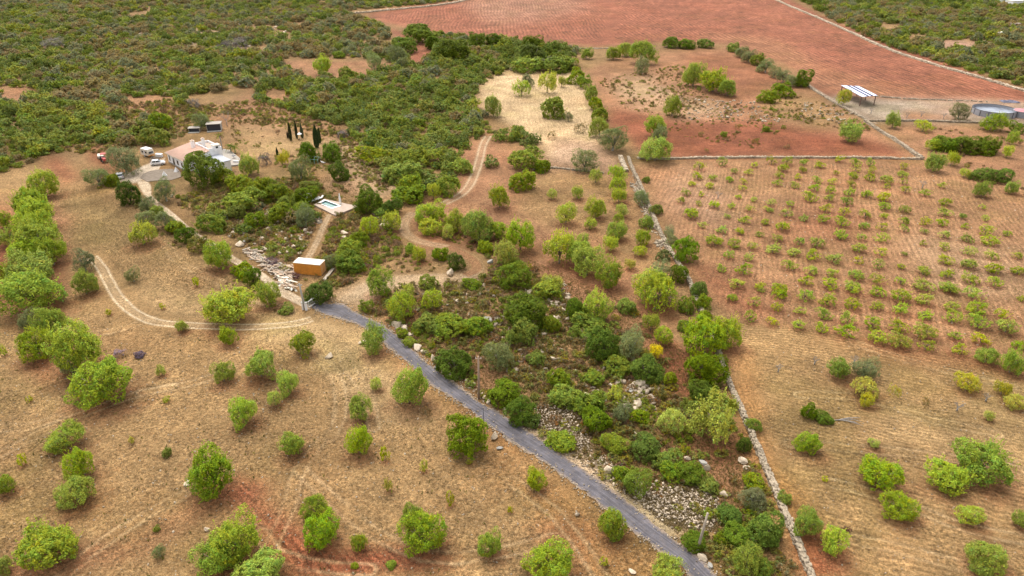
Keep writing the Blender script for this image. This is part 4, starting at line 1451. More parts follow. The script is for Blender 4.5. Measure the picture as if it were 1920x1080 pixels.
boulder_mesh = []
for q in range(7):
    bmv = []
    r2 = np.random.default_rng(100 + q)
    import bmesh
    bm = bmesh.new()
    bmesh.ops.create_icosphere(bm, subdivisions=2, radius=.5)
    ax = r2.normal(0, 1, (14, 3))
    ax /= np.linalg.norm(ax, axis=1)[:, None]
    lim = r2.uniform(.20, .42, 14)
    for v in bm.verts:
        c = np.array(v.co)
        for a_, l_ in zip(ax, lim):
            e = c @ a_ - l_
            if e > 0:
                c = c - a_ * e * .97
        v.co = c * 1.15 + r2.normal(0, .018, 3)
    me = bpy.data.meshes.new('boulder')
    bm.to_mesh(me)
    bm.free()
    boulder_mesh.append(me)
BOULDERS = '''
1140 880 22 18 1.0|great white boulder above the road, largest of all
1231 900 9 12 .8|upright pale boulder in the lower shrub chain
1290 858 14 9 .8|flat grey boulder beside the red earth slope
1318 867 16 10 .8|tilted grey boulder at the top of the red slope
1326 874 13 14 .7|pale split boulder on the red slope
1393 864 16 12 .8|grey boulder against the lower wall
1400 876 14 8 .8|low grey slab under the wall boulder
1357 925 15 12 .8|brownish boulder at the foot of the green chain
1433 962 10 9 .8|white boulder in the bottom thicket
1318 1045 22 14 .8|yellowish boulder at the pale leaning pole
1330 1060 14 10 .8|smaller boulder below the yellowish one
745 607 18 12 .9|first white boulder of the road bank
757 615 14 9 .8|second white boulder of the road bank
768 628 12 9 .8|third white boulder of the road bank
783 650 20 12 .9|broad white boulder of the road bank
796 659 18 12 .9|white boulder just above the low glossy carob
812 672 14 12 .8|white boulder touching the low glossy carob
818 688 12 10 .8|pale boulder under the low glossy carob
833 697 14 10 .8|flat white boulder at the carob's road side
841 703 13 9 .8|last white boulder of the road bank
908 745 12 8 .8|stone at the foot of the brown pole
917 752 12 9 .8|second stone at the foot of the brown pole
948 767 14 9 .8|pale stone between carobs by the road
926 818 16 14 .7|white rock behind the full roadside tree
936 838 12 8 .7|small white rock at the lower road edge
617 667 18 8 .6|flat pale rock in the dry field by the bend
679 641 14 7 .6|pale rock under the tree leaning over the bend
858 563 14 10 .8|white rock above the thicket
783 580 14 8 .8|pale rock beside the bushy pale tree
740 560 16 8 .8|pale rock on the bank above the asphalt fork
930 597 16 10 .8|grey rock in the upper middle scrub
915 598 16 12 .8|grey-white rock beside the dark mass
991 546 18 10 .8|white rock ledge in the upper middle strip
1040 566 16 9 .8|white stone ledge by the red path
1098 620 20 16 .8|grey rock outcrop by the broad dark tree
1200 718 26 16 .7|white outcrop in the lower middle strip
1186 670 12 8 .8|small rock under the silvery tree
1192 755 24 12 .7|long white ledge beyond the gravel heap
1182 730 14 10 .8|rock above the long white ledge
1082 963 9 9 .7|round pale stone alone in the dry field
1186 1069 14 8 .6|flat pale stone near the bottom edge
388 992 10 9 .7|pale stone near the large bottom clump
419 409 8 8 .8|white stone beside the bright driveway dome
435 435 10 8 .8|white stone in the rocky garden
450 455 22 10 .8|rock slab above the driveway
462 448 14 9 .8|rock above the timber heap
494 465 18 8 .8|flat dark slab by the brush heap
573 431 9 9 .8|round white stone by the footpath
645 435 16 8 .8|grey rock beside the green patch
644 443 14 7 .8|lower grey rock beside the green patch
322 367 8 8 .8|white stone by the driveway olive
845 510 18 14 .7|pale rock inside the red loop
920 490 12 8 .8|pink rock outside the red loop
1330 777 10 7 .7|rock by the wall under the big pale tree
100 855 0 0 0|unused
350 905 14 8 .7|grey log-like stone under the open-middled tree
'''
for q, line in enumerate(BOULDERS.strip().splitlines()):
    a, where = line.split('|')
    if where == 'unused':
        continue
    cx, cy, w, h, r = [float(t) for t in a.split()]
    s = S(cx, cy)
    D = w / s
    dep = depression(cy)
    Hh = max(.45 * D, min(1.1 * D, math.sqrt(max((h / s) ** 2 - (D * .8 * math.sin(dep)) ** 2, 0)) / math.cos(dep)))
    x, y = W(cx, cy, Hh * .35)
    me = boulder_mesh[q % 7]
    if not me.materials:
        me.materials.append(MATS['limestone' if q % 7 in (1, 4) else 'pale_limestone' if q % 7 != 3 else 'grey_limestone'])
    o = link('boulder', me, None, (x, y, gz(x, y) + Hh * .3), q * 1.7, (D * 1.15, D * .9, Hh * 1.15))
    tag(o, where, 'boulder', 'limestone boulders')

# ------------------------------------------------------------------ foliage
def leaf_quads(P, N, L, Wd, rng):
    n = len(P)
    N = N / (np.linalg.norm(N, axis=1)[:, None] + 1e-9)
    t = np.cross(N, rng.normal(0, 1, (n, 3)))
    t /= np.linalg.norm(t, axis=1)[:, None] + 1e-9
    b = np.cross(N, t)
    L = L[:, None]
    Wd = Wd[:, None]
    v = np.stack([P - t * L * .5, P + b * Wd * .5 + N * L * .06, P + t * L * .5, P - b * Wd * .5 + N * L * .06], 1)
    f = np.arange(4 * n).reshape(n, 4)
    return v.reshape(-1, 3), f


def crown(name, seed, lobes, clumps, leaves, leaf, rc, aspect=.5, low=-.35, shoots=0, floor=None, mat='leaf', spread=.24, lobe_r=(.18, .27), core=(.34, .40), fill=.12, huevar=.10, paint=None, open_=.30, rag=.16):
    """A crown in a unit box: x, y in -.5...5, z 0...1, made of leaf-sized faces in clumps over a lumpy body."""
    rng = np.random.default_rng(seed)
    lc = [np.array((0, 0, .47))]
    lr = [np.array((core[0], core[0], core[1]))]
    for i in range(lobes):
        a = 2 * math.pi * (i + rng.uniform(-.35, .35)) / lobes
        r = spread * rng.uniform(.75, 1.2)
        R = rng.uniform(*lobe_r)
        lc.append(np.array((math.cos(a) * r, math.sin(a) * r, rng.uniform(.34, .66))))
        lr.append(np.array((R, R, R * rng.uniform(1.1, 1.6))))
    lc, lr = np.array(lc), np.array(lr)
    wgt = (lr[:, 0] * lr[:, 2])
    wgt = wgt / wgt.sum()
    cen, dirs = [], []
    while len(cen) < clumps:
        i = rng.choice(len(lc), p=wgt)
        d = rng.normal(0, 1, 3)
        d /= np.linalg.norm(d)
        if d[2] < low:
            continue
        p = lc[i] + d * lr[i] * rng.uniform(.80, 1.02)
        ins = np.linalg.norm((p - lc) / lr, axis=1)
        ins[i] = 9
        if ins.min() < .72:
            continue
        if floor is not None and p[2] < floor:
            p[2] = floor + rng.random() * .04
        cen.append(p)
        dirs.append(d)
    cen, dirs = np.array(cen), np.array(dirs)
    nl = int(leaves * (1 - fill))
    ci = rng.integers(0, clumps, nl)
    crad = rc * rng.uniform(.7, 1.3, clumps)
    g = rng.normal(0, 1, (nl, 3))
    g /= np.linalg.norm(g, axis=1)[:, None]
    flip = (g * dirs[ci]).sum(1) < -.25
    g[flip] *= -1
    P = cen[ci] + g * (crad[ci] * rng.uniform(.55, 1.05, nl))[:, None]
    N = g * .7 + dirs[ci] * .5 + np.array((0, 0, .7)) + rng.normal(0, .4, (nl, 3))
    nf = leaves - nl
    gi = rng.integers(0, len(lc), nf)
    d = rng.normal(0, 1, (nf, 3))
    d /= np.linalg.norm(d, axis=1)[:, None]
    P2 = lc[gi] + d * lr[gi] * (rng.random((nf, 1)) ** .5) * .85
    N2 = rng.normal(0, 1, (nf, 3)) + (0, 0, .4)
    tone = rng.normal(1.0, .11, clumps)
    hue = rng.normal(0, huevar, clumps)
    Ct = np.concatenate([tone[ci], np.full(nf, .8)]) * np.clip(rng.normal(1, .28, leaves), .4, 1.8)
    Ch = np.concatenate([hue[ci], np.zeros(nf)]) + rng.normal(0, .05, leaves)
    P, N = np.vstack([P, P2]), np.vstack([N, N2])
    # loose, uneven growth: swellings of the outline and thin places
    kv = rng.normal(0, 1, (6, 3)) * np.array([[5], [6], [8], [9], [12], [14]])
    phs = rng.uniform(0, 6.28, 6)
    wav = np.sin(P @ kv.T + phs)
    Pc = P - np.array((0, 0, .45))
    P = P + Pc * (rag * (wav[:, 0] + wav[:, 1] + .6 * wav[:, 2]) / 2.0)[:, None]
    thin = (wav[:, 2] + wav[:, 3] + wav[:, 4] + .8 * wav[:, 5]) / 3.0 + rng.normal(0, .35, len(P))
    keep = thin > np.quantile(thin, open_)
    P, N, Ct, Ch = P[keep], N[keep], Ct[keep], Ch[keep]
    if shoots:
        sp, sn = [], []
        for _ in range(shoots):
            i = rng.integers(0, clumps)
            d = dirs[i] * .5 + np.array((0, 0, .9)) + rng.normal(0, .3, 3)
            d /= np.linalg.norm(d)
            for t in np.linspace(0, 1, 9):
                sp.append(cen[i] + d * (rc * .6 + t * .15) + rng.normal(0, .008, 3))
                sn.append(rng.normal(0, 1, 3))
        P, N = np.vstack([P, sp]), np.vstack([N, sn])
        Ct = np.concatenate([Ct, np.full(len(sp), 1.15)])
        Ch = np.concatenate([Ch, np.full(len(sp), .06)])
    if floor is not None:
        P[:, 2] = np.maximum(P[:, 2], rng.random(len(P)) * .05)
    n = len(P)
    L = leaf * rng.uniform(.7, 1.35, n)
    v, f = leaf_quads(P, N, L, L * aspect * rng.uniform(.8, 1.2, n), rng)
    lo, hi = np.percentile(v, 1, axis=0), np.percentile(v, 99, axis=0)
    mid = (lo + hi) / 2
    v[:, :2] = (v[:, :2] - mid[:2]) / max(hi[0] - lo[0], hi[1] - lo[1])
    v[:, 2] = (v[:, 2] - lo[2]) / (hi[2] - lo[2])
    if floor is not None:
        v[:, 2] = np.maximum(v[:, 2], -.01)
    me = mesh_np(name, v, f, mat)
    c = np.clip(np.column_stack([Ct * (1 + Ch), Ct, Ct * (1 - 1.2 * Ch)]), .25, 2.0)
    if paint is not None:
        c = c * np.array(paint)
    attr(me, 'leafcol', 'FLOAT_COLOR', np.column_stack([np.repeat(c, 4, 0), np.ones(4 * n)]))
    return me


def trunk_mesh(name, seed, mat, forks=4, r=.03, reach=.62, spread=.26):
    """Trunk and limbs in the same unit box; below z=0 it runs down to -1 (scaled to the clear stem)."""
    rng = random.Random(seed)
    m = MB()
    lean = (rng.uniform(-.03, .03), rng.uniform(-.03, .03))
    m.tube([(0, 0, -.5), (lean[0] * .5, lean[1] * .5, -.1), (lean[0], lean[1], .16)], [r * 1.45, r * 1.1, r * .9], 7)
    for i in range(forks):
        a = 2 * math.pi * (i + rng.uniform(-.3, .3)) / forks
        q = spread * rng.uniform(.7, 1.2)
        p1 = (lean[0] + math.cos(a) * q * .35, lean[1] + math.sin(a) * q * .35, .16 + (reach - .1) * .4)
        p2 = (lean[0] + math.cos(a) * q, lean[1] + math.sin(a) * q, reach + rng.uniform(-.08, .16))
        m.tube([(lean[0], lean[1], .08), p1, p2], [r * .75, r * .5, r * .18], 5)
        a2 = a + rng.choice((-1, 1)) * .7
        m.tube([p1, (p1[0] + math.cos(a2) * q * .5, p1[1] + math.sin(a2) * q * .5, p1[2] + .24)], [r * .4, r * .12], 4)
    return m.mesh(name, mat, True)


NV = 8
crowns = {
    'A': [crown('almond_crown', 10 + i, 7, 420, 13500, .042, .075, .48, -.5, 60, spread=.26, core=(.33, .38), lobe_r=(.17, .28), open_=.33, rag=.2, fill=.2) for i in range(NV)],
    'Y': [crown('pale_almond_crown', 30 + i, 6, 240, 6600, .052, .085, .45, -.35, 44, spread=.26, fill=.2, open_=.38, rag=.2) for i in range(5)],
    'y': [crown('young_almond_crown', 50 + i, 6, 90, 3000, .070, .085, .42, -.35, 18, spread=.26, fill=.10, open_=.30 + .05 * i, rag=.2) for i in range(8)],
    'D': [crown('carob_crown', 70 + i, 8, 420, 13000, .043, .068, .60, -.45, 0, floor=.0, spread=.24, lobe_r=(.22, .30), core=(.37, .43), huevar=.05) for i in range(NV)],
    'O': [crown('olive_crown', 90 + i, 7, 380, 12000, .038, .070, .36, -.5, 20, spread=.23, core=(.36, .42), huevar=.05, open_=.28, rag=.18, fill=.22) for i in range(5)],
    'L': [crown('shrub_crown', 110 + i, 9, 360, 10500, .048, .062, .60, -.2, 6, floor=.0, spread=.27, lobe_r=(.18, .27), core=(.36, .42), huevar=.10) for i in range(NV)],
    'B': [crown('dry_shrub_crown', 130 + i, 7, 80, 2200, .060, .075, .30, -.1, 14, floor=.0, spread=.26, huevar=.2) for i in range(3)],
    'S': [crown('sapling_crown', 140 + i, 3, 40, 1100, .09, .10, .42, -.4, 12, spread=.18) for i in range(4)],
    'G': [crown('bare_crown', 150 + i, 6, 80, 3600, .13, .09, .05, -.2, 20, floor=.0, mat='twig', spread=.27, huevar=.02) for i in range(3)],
}
trunks = {
    'A': [trunk_mesh('trunk', 10 + i, 'bark', 5, .028) for i in range(4)],
    'D': [trunk_mesh('trunk', 20 + i, 'bark', 5, .032) for i in range(2)],
    'O': [trunk_mesh('trunk', 30 + i, 'grey_bark', 4, .035) for i in range(3)],
    'S': [trunk_mesh('trunk', 40 + i, 'bark', 3, .02, .6, .15) for i in range(2)],
}
trunks['Y'] = trunks['y'] = trunks['A']
R = random.Random(5)


def jitter(c, a=.10):
    k = 1 + R.uniform(-a, a)
    return tuple(max(.005, q * k * (1 + R.uniform(-.05, .05))) for q in c)


count = {}


def plant(kind, x, y, D, H, label, name=None, cat=None, group=None, mesh_kind=None, tint=None):
    nm, ct, _, gp = LOOK[kind]
    nm, ct, gp = name or nm, cat or ct, group or gp
    mk = mesh_kind or kind
    count[mk] = count.get(mk, 0) + 1
    q = (count[mk] * 7 + count[mk] // 5) % len(crowns[mk])
    z = gz(x, y)
    tint = tint or jitter(TINT[kind])
    yaw = R.uniform(0, 6.283)
    D *= .95
    sx = D * R.uniform(.88, 1.10)
    if kind in 'LBG':
        o = link(nm, crowns[mk][q], None, (x, y, z - .03), yaw, (sx, D, H), tint)
        return tag(o, label, ct, gp)
    root = empty(nm, (x, y, z), yaw, label, ct, gp)
    root.rotation_euler = (R.gauss(0, .07), R.gauss(0, .07), yaw)
    cl = CLEAR[kind] * H
    tm = trunks[mk]
    link('trunk', tm[count[mk] % len(tm)], root, (0, 0, cl), 0, (D, D, max(H, cl * 2.4)))
    link('crown', crowns[mk][q], root, (0, 0, cl), 0, (sx, D, H), tint)
    return root


SPECIAL = {'large, in front of the white house': (.105, .140, .012), 'bright yellow, flowering': (.42, .36, .02), 'dark maroon': (.060, .018, .020), 'bright glossy ball': (.11, .165, .014), 'clipped round ball': (.062, .092, .010),
           'just behind the white gate': (.066, .098, .010), 'low and glossy': (.068, .105, .010), 'purple-grey twig': (.15, .11, .13), 'golden': (.27, .25, .03),
           'full, at the road': (.125, .17, .016), 'reddish-tipped': (.16, .15, .03), 'brownish dark': (.10, .11, .03), 'bluish, at the head': (.105, .14, .025), 'bluish and feathery': (.115, .155, .03)}
SPECIAL = {k: tuple(q * 1.5 for q in v) for k, v in SPECIAL.items()}
shrub_sources = []
tint_of = None
for p in plants:
    k, x, y, D, H, label = p[:6]
    t = None
    for key, v in SPECIAL.items():
        if key in label:
            t = v
    if t is None and k == 'A' and p[7] < 330:
        t = jitter((.278, .345, .046))
    plant(k, x, y, D, H, label, tint=t)
for j, o in enumerate(orchard):
    x, y, D, H = o[:4]
    f = R.random()
    t = (.29 + .09 * f, .385 + .02 * f, .045)
    plant('Y', x, y, D, H, orchard_label[j], 'young_almond_tree', 'tree', 'young almond trees planted in rows on the red orchard field', 'y', jitter(t, .12))

# ------------------------------------------------------------------ scrub: the nearest shrubs one by one, the mass beyond as one growth
SCRUB = [
    # polygon, spacing, size range, density threshold, palette weights (green, dark, grey-olive, brown, yellow-green), label
    ('-200 -25 640 -25 650 26 690 40 735 56 700 110 540 110 470 100 300 90 100 100 -200 110', 3.9, (2.2, 5.4), .13, (3, 2, 4, 5, 2), 'far shrub of the stony scrub under the skyline'),
    ('640 -25 920 -25 885 -6 850 1 800 8 740 13 655 21', 3.6, (2.2, 5.0), .05, (3, 2, 4, 4, 2), 'far shrub beyond the curved pale wall'),
    ('-200 105 100 100 300 90 470 100 545 112 470 165 330 180 200 200 60 215 -200 230', 3.3, (2.0, 5.2), .09, (4, 3, 3, 4, 2), 'shrub of the dense hillside scrub beyond the house'),
    ('-200 225 60 210 200 200 330 185 350 190 290 240 260 280 160 265 100 290 0 325 -200 330', 3.1, (2.0, 5.0), .10, (5, 3, 1, 1, 3), 'shrub of the green thicket beside the caravan'),
    ('545 112 700 108 770 60 900 72 1080 92 1085 132 950 132 900 160 880 200 760 200 560 195 470 200 480 165', 3.1, (2.2, 5.2), .04, (5, 4, 2, 1, 2), 'shrub of the dense scrub between far clearing and pale field'),
    ('470 200 560 195 760 200 885 200 905 215 920 250 880 270 860 330 820 370 740 350 690 300 660 255 560 225', 2.8, (2.0, 4.8), .04, (6, 3, 2, 1, 4), 'shrub of the dense scrub between cypresses and sandy track'),
    ('905 205 935 215 1000 262 1030 292 1020 312 960 360 930 340 915 300', 2.8, (1.8, 4.0), .20, (5, 3, 1, 1, 3), 'shrub beside the sandy track and the pale field'),
    ('1462 -25 2300 -25 2300 300 1925 165 1850 143 1740 112 1660 84 1560 38', 3.8, (2.4, 5.8), .10, (4, 3, 3, 4, 2), 'shrub of the far scrub beyond the big red field'),
    ('340 375 430 335 600 350 600 390 590 420 480 440 400 425', 2.4, (1.2, 2.8), .24, (4, 1, 2, 4, 3), 'low shrub of the rocky garden below the house'),
]
PAL = [(.235, .275, .050), (.165, .205, .042), (.260, .262, .125), (.295, .235, .100), (.310, .330, .060)]
BARE = ['525 116 560 108 640 110 700 108 740 120 690 144 600 148 545 140', '732 50 765 62 800 78 812 105 780 127 763 120 772 90 728 62', '495 168 540 168 545 188 500 196', '0 168 50 162 60 186 30 193 0 188',
        '240 182 310 180 305 215 250 225', '830 205 860 215 850 225 820 212', '1765 74 1860 78 1850 92 1765 90', '1640 45 1690 44 1690 58 1640 56', '1700 60 1740 70 1700 82',
        '380 200 480 188 640 238 660 255 560 262 430 250', '425 160 490 165 470 190 420 185', '280 180 330 182 330 230 240 235 215 205']
cand = []
r3 = np.random.default_rng(11)
for zi, (poly, sp, (lo, hi), thr, wts, lab) in enumerate(SCRUB):
    P = pp(poly)
    wp = np.array([W(q[0], max(q[1], -25)) for q in P])
    a0, b0 = wp.min(0), wp.max(0)
    gx, gy = np.meshgrid(np.arange(a0[0], b0[0], sp), np.arange(a0[1], b0[1], sp))
    gx = gx.ravel() + r3.uniform(-.55, .55, gx.size) * sp
    gy = gy.ravel() + r3.uniform(-.55, .55, gy.size) * sp
    px, py = PX(gx, gy)
    ok = inpoly(px, py, P) & (px > -160) & (px < 2080)
    for b in BARE:
        ok &= ~inpoly(px, py, pp(b))
    dens = fbm(gx, gy, 16, 201 + zi, 3) * .6 + fbm(gx, gy, 45, 251 + zi, 2) * .4
    ok &= dens > thr + .16 + .1 * r3.random(len(gx))
    gx, gy, px, py, dens = gx[ok], gy[ok], px[ok], py[ok], dens[ok]
    w = np.array(wts, float)
    hue = fbm(gx, gy, 22, 301 + zi, 3) * 1.5 - .25 + r3.normal(0, .28, len(gx))
    cw = np.cumsum(w / w.sum())
    order = [1, 0, 4, 2, 3]
    cw = np.cumsum(w[order] / w.sum())
    pick = np.array([order[int(np.searchsorted(cw, np.clip(h, 0, .999)))] for h in hue])
    for i in range(len(gx)):
        d = (lo + .2) * ((hi + 1.6) / (lo + .2)) ** (r3.random() ** 1.9)
        cand.append((gx[i], gy[i], d, d * r3.uniform(.48, .78), int(pick[i]), zi, px[i], py[i]))
# crowded hand-placed plants keep their own ground
hp = np.array([(p[1], p[2], p[3]) for p in plants])
cand = [c for c in cand if not ((hp[:, 0] - c[0]) ** 2 + (hp[:, 1] - c[1]) ** 2 < (hp[:, 2] * .42) ** 2).any()]
cand = [c for c in cand if not (RIBBON_MASK[np.searchsorted(rows, c[1]), int(np.clip((c[0] / np.interp(c[1], rows, half) + 1) / 2 * (NX - 1), 0, NX - 1))] > 0)]
seen = sorted([i for i, c in enumerate(cand) if -5 < c[6] < 1925 and 5 < c[7] < 1080], key=lambda i: -cand[i][2] * S(cand[i][6], cand[i][7]))
single = set(seen[:270])
# one shrub of each sort first: these also lend their foliage to the mass
lowcrown = [crown('scrub_crown', 170 + i, 8, 90, 2000, .085, .08, .62, -.05, 4, floor=.0, spread=.28, lobe_r=(.16, .26), huevar=.12, paint=PAL[i]) for i in range(5)]
src = bpy.data.collections.new('scrub_kinds')
src_done = {}
GREY_NAMES = ['mastic_shrub', 'kermes_shrub', 'wild_olive_shrub', 'dry_shrub', 'broom_shrub']
COLN = ['green', 'dark green', 'grey-green', 'brownish', 'yellow-green']
for i in sorted(single):
    x, y, D, H, pk, zi, px, py = cand[i]
    o = link(GREY_NAMES[pk], lowcrown[pk], None, (x, y, gz(x, y) - .04), R.uniform(0, 6.28), (D, D, H))
    tag(o, COLN[pk] + ' ' + SCRUB[zi][5], 'shrub', 'scrub shrubs: ' + COLN[pk] + ', ' + ' '.join(SCRUB[zi][5].split()[-5:]))
    if pk not in src_done:
        src_done[pk] = o
srcs = [src_done[k] for k in sorted(src_done)]
for o in srcs:
    src.objects.link(o)
names_sorted = sorted(o.name for o in srcs)
idx_of = {pk: names_sorted.index(o.name) for pk, o in src_done.items()}


def gn_mass(name, pts, coll, label, cat):
    """pts: x, y, z, diameter, height, kind index, yaw"""
    a = np.array(pts)
    me = bpy.data.meshes.new(name)
    me.vertices.add(len(a))
    me.vertices.foreach_set('co', a[:, :3].astype(np.float32).ravel())
    attr(me, 'mass_scale', 'FLOAT_VECTOR', np.column_stack([a[:, 3], a[:, 3], a[:, 4]]))
    attr(me, 'mass_rot', 'FLOAT_VECTOR', np.column_stack([a[:, 0] * 0, a[:, 0] * 0, a[:, 6]]))
    attr(me, 'mass_kind', 'INT', a[:, 5])
    o = link(name, me)
    tag(o, label, cat, None, 'stuff')
    ng = bpy.data.node_groups.new(name, 'GeometryNodeTree')
    ng.interface.new_socket('Geometry', in_out='INPUT', socket_type='NodeSocketGeometry')
    ng.interface.new_socket('Geometry', in_out='OUTPUT', socket_type='NodeSocketGeometry')
    gi, go = ng.nodes.new('NodeGroupInput'), ng.nodes.new('NodeGroupOutput')
    ci = ng.nodes.new('GeometryNodeCollectionInfo')
    ci.transform_space = 'ORIGINAL'
    ci.inputs['Collection'].default_value = coll
    ci.inputs['Separate Children'].default_value = True
    ci.inputs['Reset Children'].default_value = True
    ip = ng.nodes.new('GeometryNodeInstanceOnPoints')
    ip.inputs['Pick Instance'].default_value = True

    def named(nm, typ):
        nd = ng.nodes.new('GeometryNodeInputNamedAttribute')
        nd.data_type = typ
        nd.inputs['Name'].default_value = nm
        return nd.outputs['Attribute']
    L = ng.links.new
    L(gi.outputs[0], ip.inputs['Points'])
    L(ci.outputs[0], ip.inputs['Instance'])
    L(named('mass_kind', 'INT'), ip.inputs['Instance Index'])
    L(named('mass_rot', 'FLOAT_VECTOR'), ip.inputs['Rotation'])
    L(named('mass_scale', 'FLOAT_VECTOR'), ip.inputs['Scale'])
    L(ip.outputs[0], go.inputs[0])
    md = o.modifiers.new('growth', 'NODES')
    md.node_group = ng
    return o


rest = [(c[0], c[1], 0.0, c[2], c[3], idx_of.get(c[4], 0), r3.uniform(0, 6.28)) for i, c in enumerate(cand) if i not in single]
ra = np.array(rest)
ra[:, 2] = gzn(ra[:, 0], ra[:, 1]) - .04
gn_mass('scrub', ra, src, 'unbroken mass of small green and brown shrubs on the far hillside', 'scrub')
print('SCRUB', len(cand), 'single', len(single), 'mass', len(rest))

# low undergrowth of the strip between road and wall and of the gardens
UNDER = [('600 560 720 545 900 500 960 470 1040 520 1180 575 1290 640 1345 730 1430 900 1490 1085 1360 1085 1250 985 1090 870 960 790 840 700 745 627', 1.05, (.7, 2.0), .12),
         ('430 340 620 330 760 400 760 470 650 540 600 540 520 500 430 440 340 390 330 370', 1.25, (.8, 2.2), .12),
         ('420 200 640 240 700 300 740 370 640 350 560 330 440 270', 1.6, (.6, 1.7), .32),
         ('770 380 960 440 960 470 900 500 800 515 700 520 760 470', 1.6, (.5, 1.7), .26),
         ('1270 190 1420 195 1480 235 1420 280 1250 250', 2.2, (.5, 1.6), .40),
         ('1120 150 1280 120 1330 180 1290 225 1170 205', 2.4, (.6, 2.0), .36),
         ('1500 180 1600 210 1640 245 1560 240 1430 215 1430 170', 2.2, (.7, 2.0), .36),
         ('1720 240 1920 240 1920 400 1820 320', 3.2, (.6, 1.8), .52),
         ('60 215 340 185 400 230 330 260 180 290 60 280', 1.7, (.9, 2.6), .16),
         ('330 200 470 190 640 240 690 290 620 262 480 235 420 215 360 225', 1.5, (.7, 2.0), .24),
         ('590 250 690 280 760 345 740 372 690 345 640 340 600 345 640 300', 1.9, (.6, 1.8), .34),
         ('150 330 260 380 320 420 440 500 560 580 520 585 400 520 300 450 240 390', 1.7, (.5, 1.5), .46)]
PALU = [(.235, .175, .062), (.205, .190, .046), (.285, .260, .052), (.235, .150, .075), (.205, .245, .036)]
und = []
UNB = ['1215 640 1320 660 1320 760 1260 740 1220 690', '1280 830 1390 800 1400 930 1370 950 1300 860', '830 690 900 660 950 690 930 740 870 720', '1000 765 1080 765 1110 845 1050 838 1010 800',
       '1160 930 1290 910 1345 950 1335 1000 1240 985', '600 560 660 540 720 545 700 585 650 575', '960 460 1010 478 1090 515 1180 555 1270 615 1330 690 1270 680 1150 605 1060 555 960 480',
       '585 395 605 375 680 388 630 412', '545 490 612 490 612 525 545 525', '470 480 555 490 560 540 520 530', '590 320 700 340 720 372 640 380 600 350', '440 230 560 240 640 262 600 290 480 290']
for poly, sp, (lo, hi), thr in UNDER:
    P = pp(poly)
    wp = np.array([W(*q) for q in P])
    a0, b0 = wp.min(0), wp.max(0)
    gx, gy = np.meshgrid(np.arange(a0[0], b0[0], sp), np.arange(a0[1], b0[1], sp))
    gx = gx.ravel() + r3.uniform(-.6, .6, gx.size) * sp
    gy = gy.ravel() + r3.uniform(-.6, .6, gy.size) * sp
    px, py = PX(gx, gy)
    ok = inpoly(px, py, P)
    for b in UNB:
        ok &= ~(inpoly(px, py, pp(b)) & (r3.random(len(px)) > .12))
    ok &= fbm(gx, gy, 7, 401, 3) > thr + .12 * r3.random(len(gx))
    ok &= sample(RIBBON_MASK, gx, gy) < .2
    tone = fbm(gx, gy, 9, 402, 2)
    for i in np.nonzero(ok)[0]:
        d = lo * (hi / lo) ** (r3.random() ** 1.6)
        und.append((gx[i], gy[i], 0.0, d, d * r3.uniform(.4, .75), int(np.clip((tone[i] - .2) / .6 * 5 + r3.normal(0, 1.2), 0, 4)), r3.uniform(0, 6.28)))
ua = np.array(und)
ua[:, 2] = gzn(ua[:, 0], ua[:, 1]) - .03
usrc = bpy.data.collections.new('undergrowth_kinds')
ucrown = [crown('undergrowth_crown', 190 + i, 6, 40, 650, .13, .12, .45, -.05, 8, floor=.0, spread=.27, huevar=.16, paint=PALU[i]) for i in range(5)]
UW = ['thorny brown shrub on the bank beside the gravel heap', 'olive-brown shrub low by the long green thicket', 'straw-yellow shrub beside the red path', 'russet shrub near the silvery grey tree', 'small fresh green shrub between stones near the road']
ux = [(1120, 815), (872, 640), (1190, 590), (1085, 680), (960, 700)]
for i in range(5):
    x, y = W(*ux[i])
    o = link('dry_shrub', ucrown[i], None, (x, y, gz(x, y) - .03), i * 1.3, (1.7, 1.7, 1.0))
    tag(o, UW[i], 'shrub', 'dry shrubs')
    usrc.objects.link(o)
gn_mass('undergrowth', ua, usrc, 'low brown and olive undergrowth covering the stony strips', 'undergrowth')
print('UNDER', len(und))

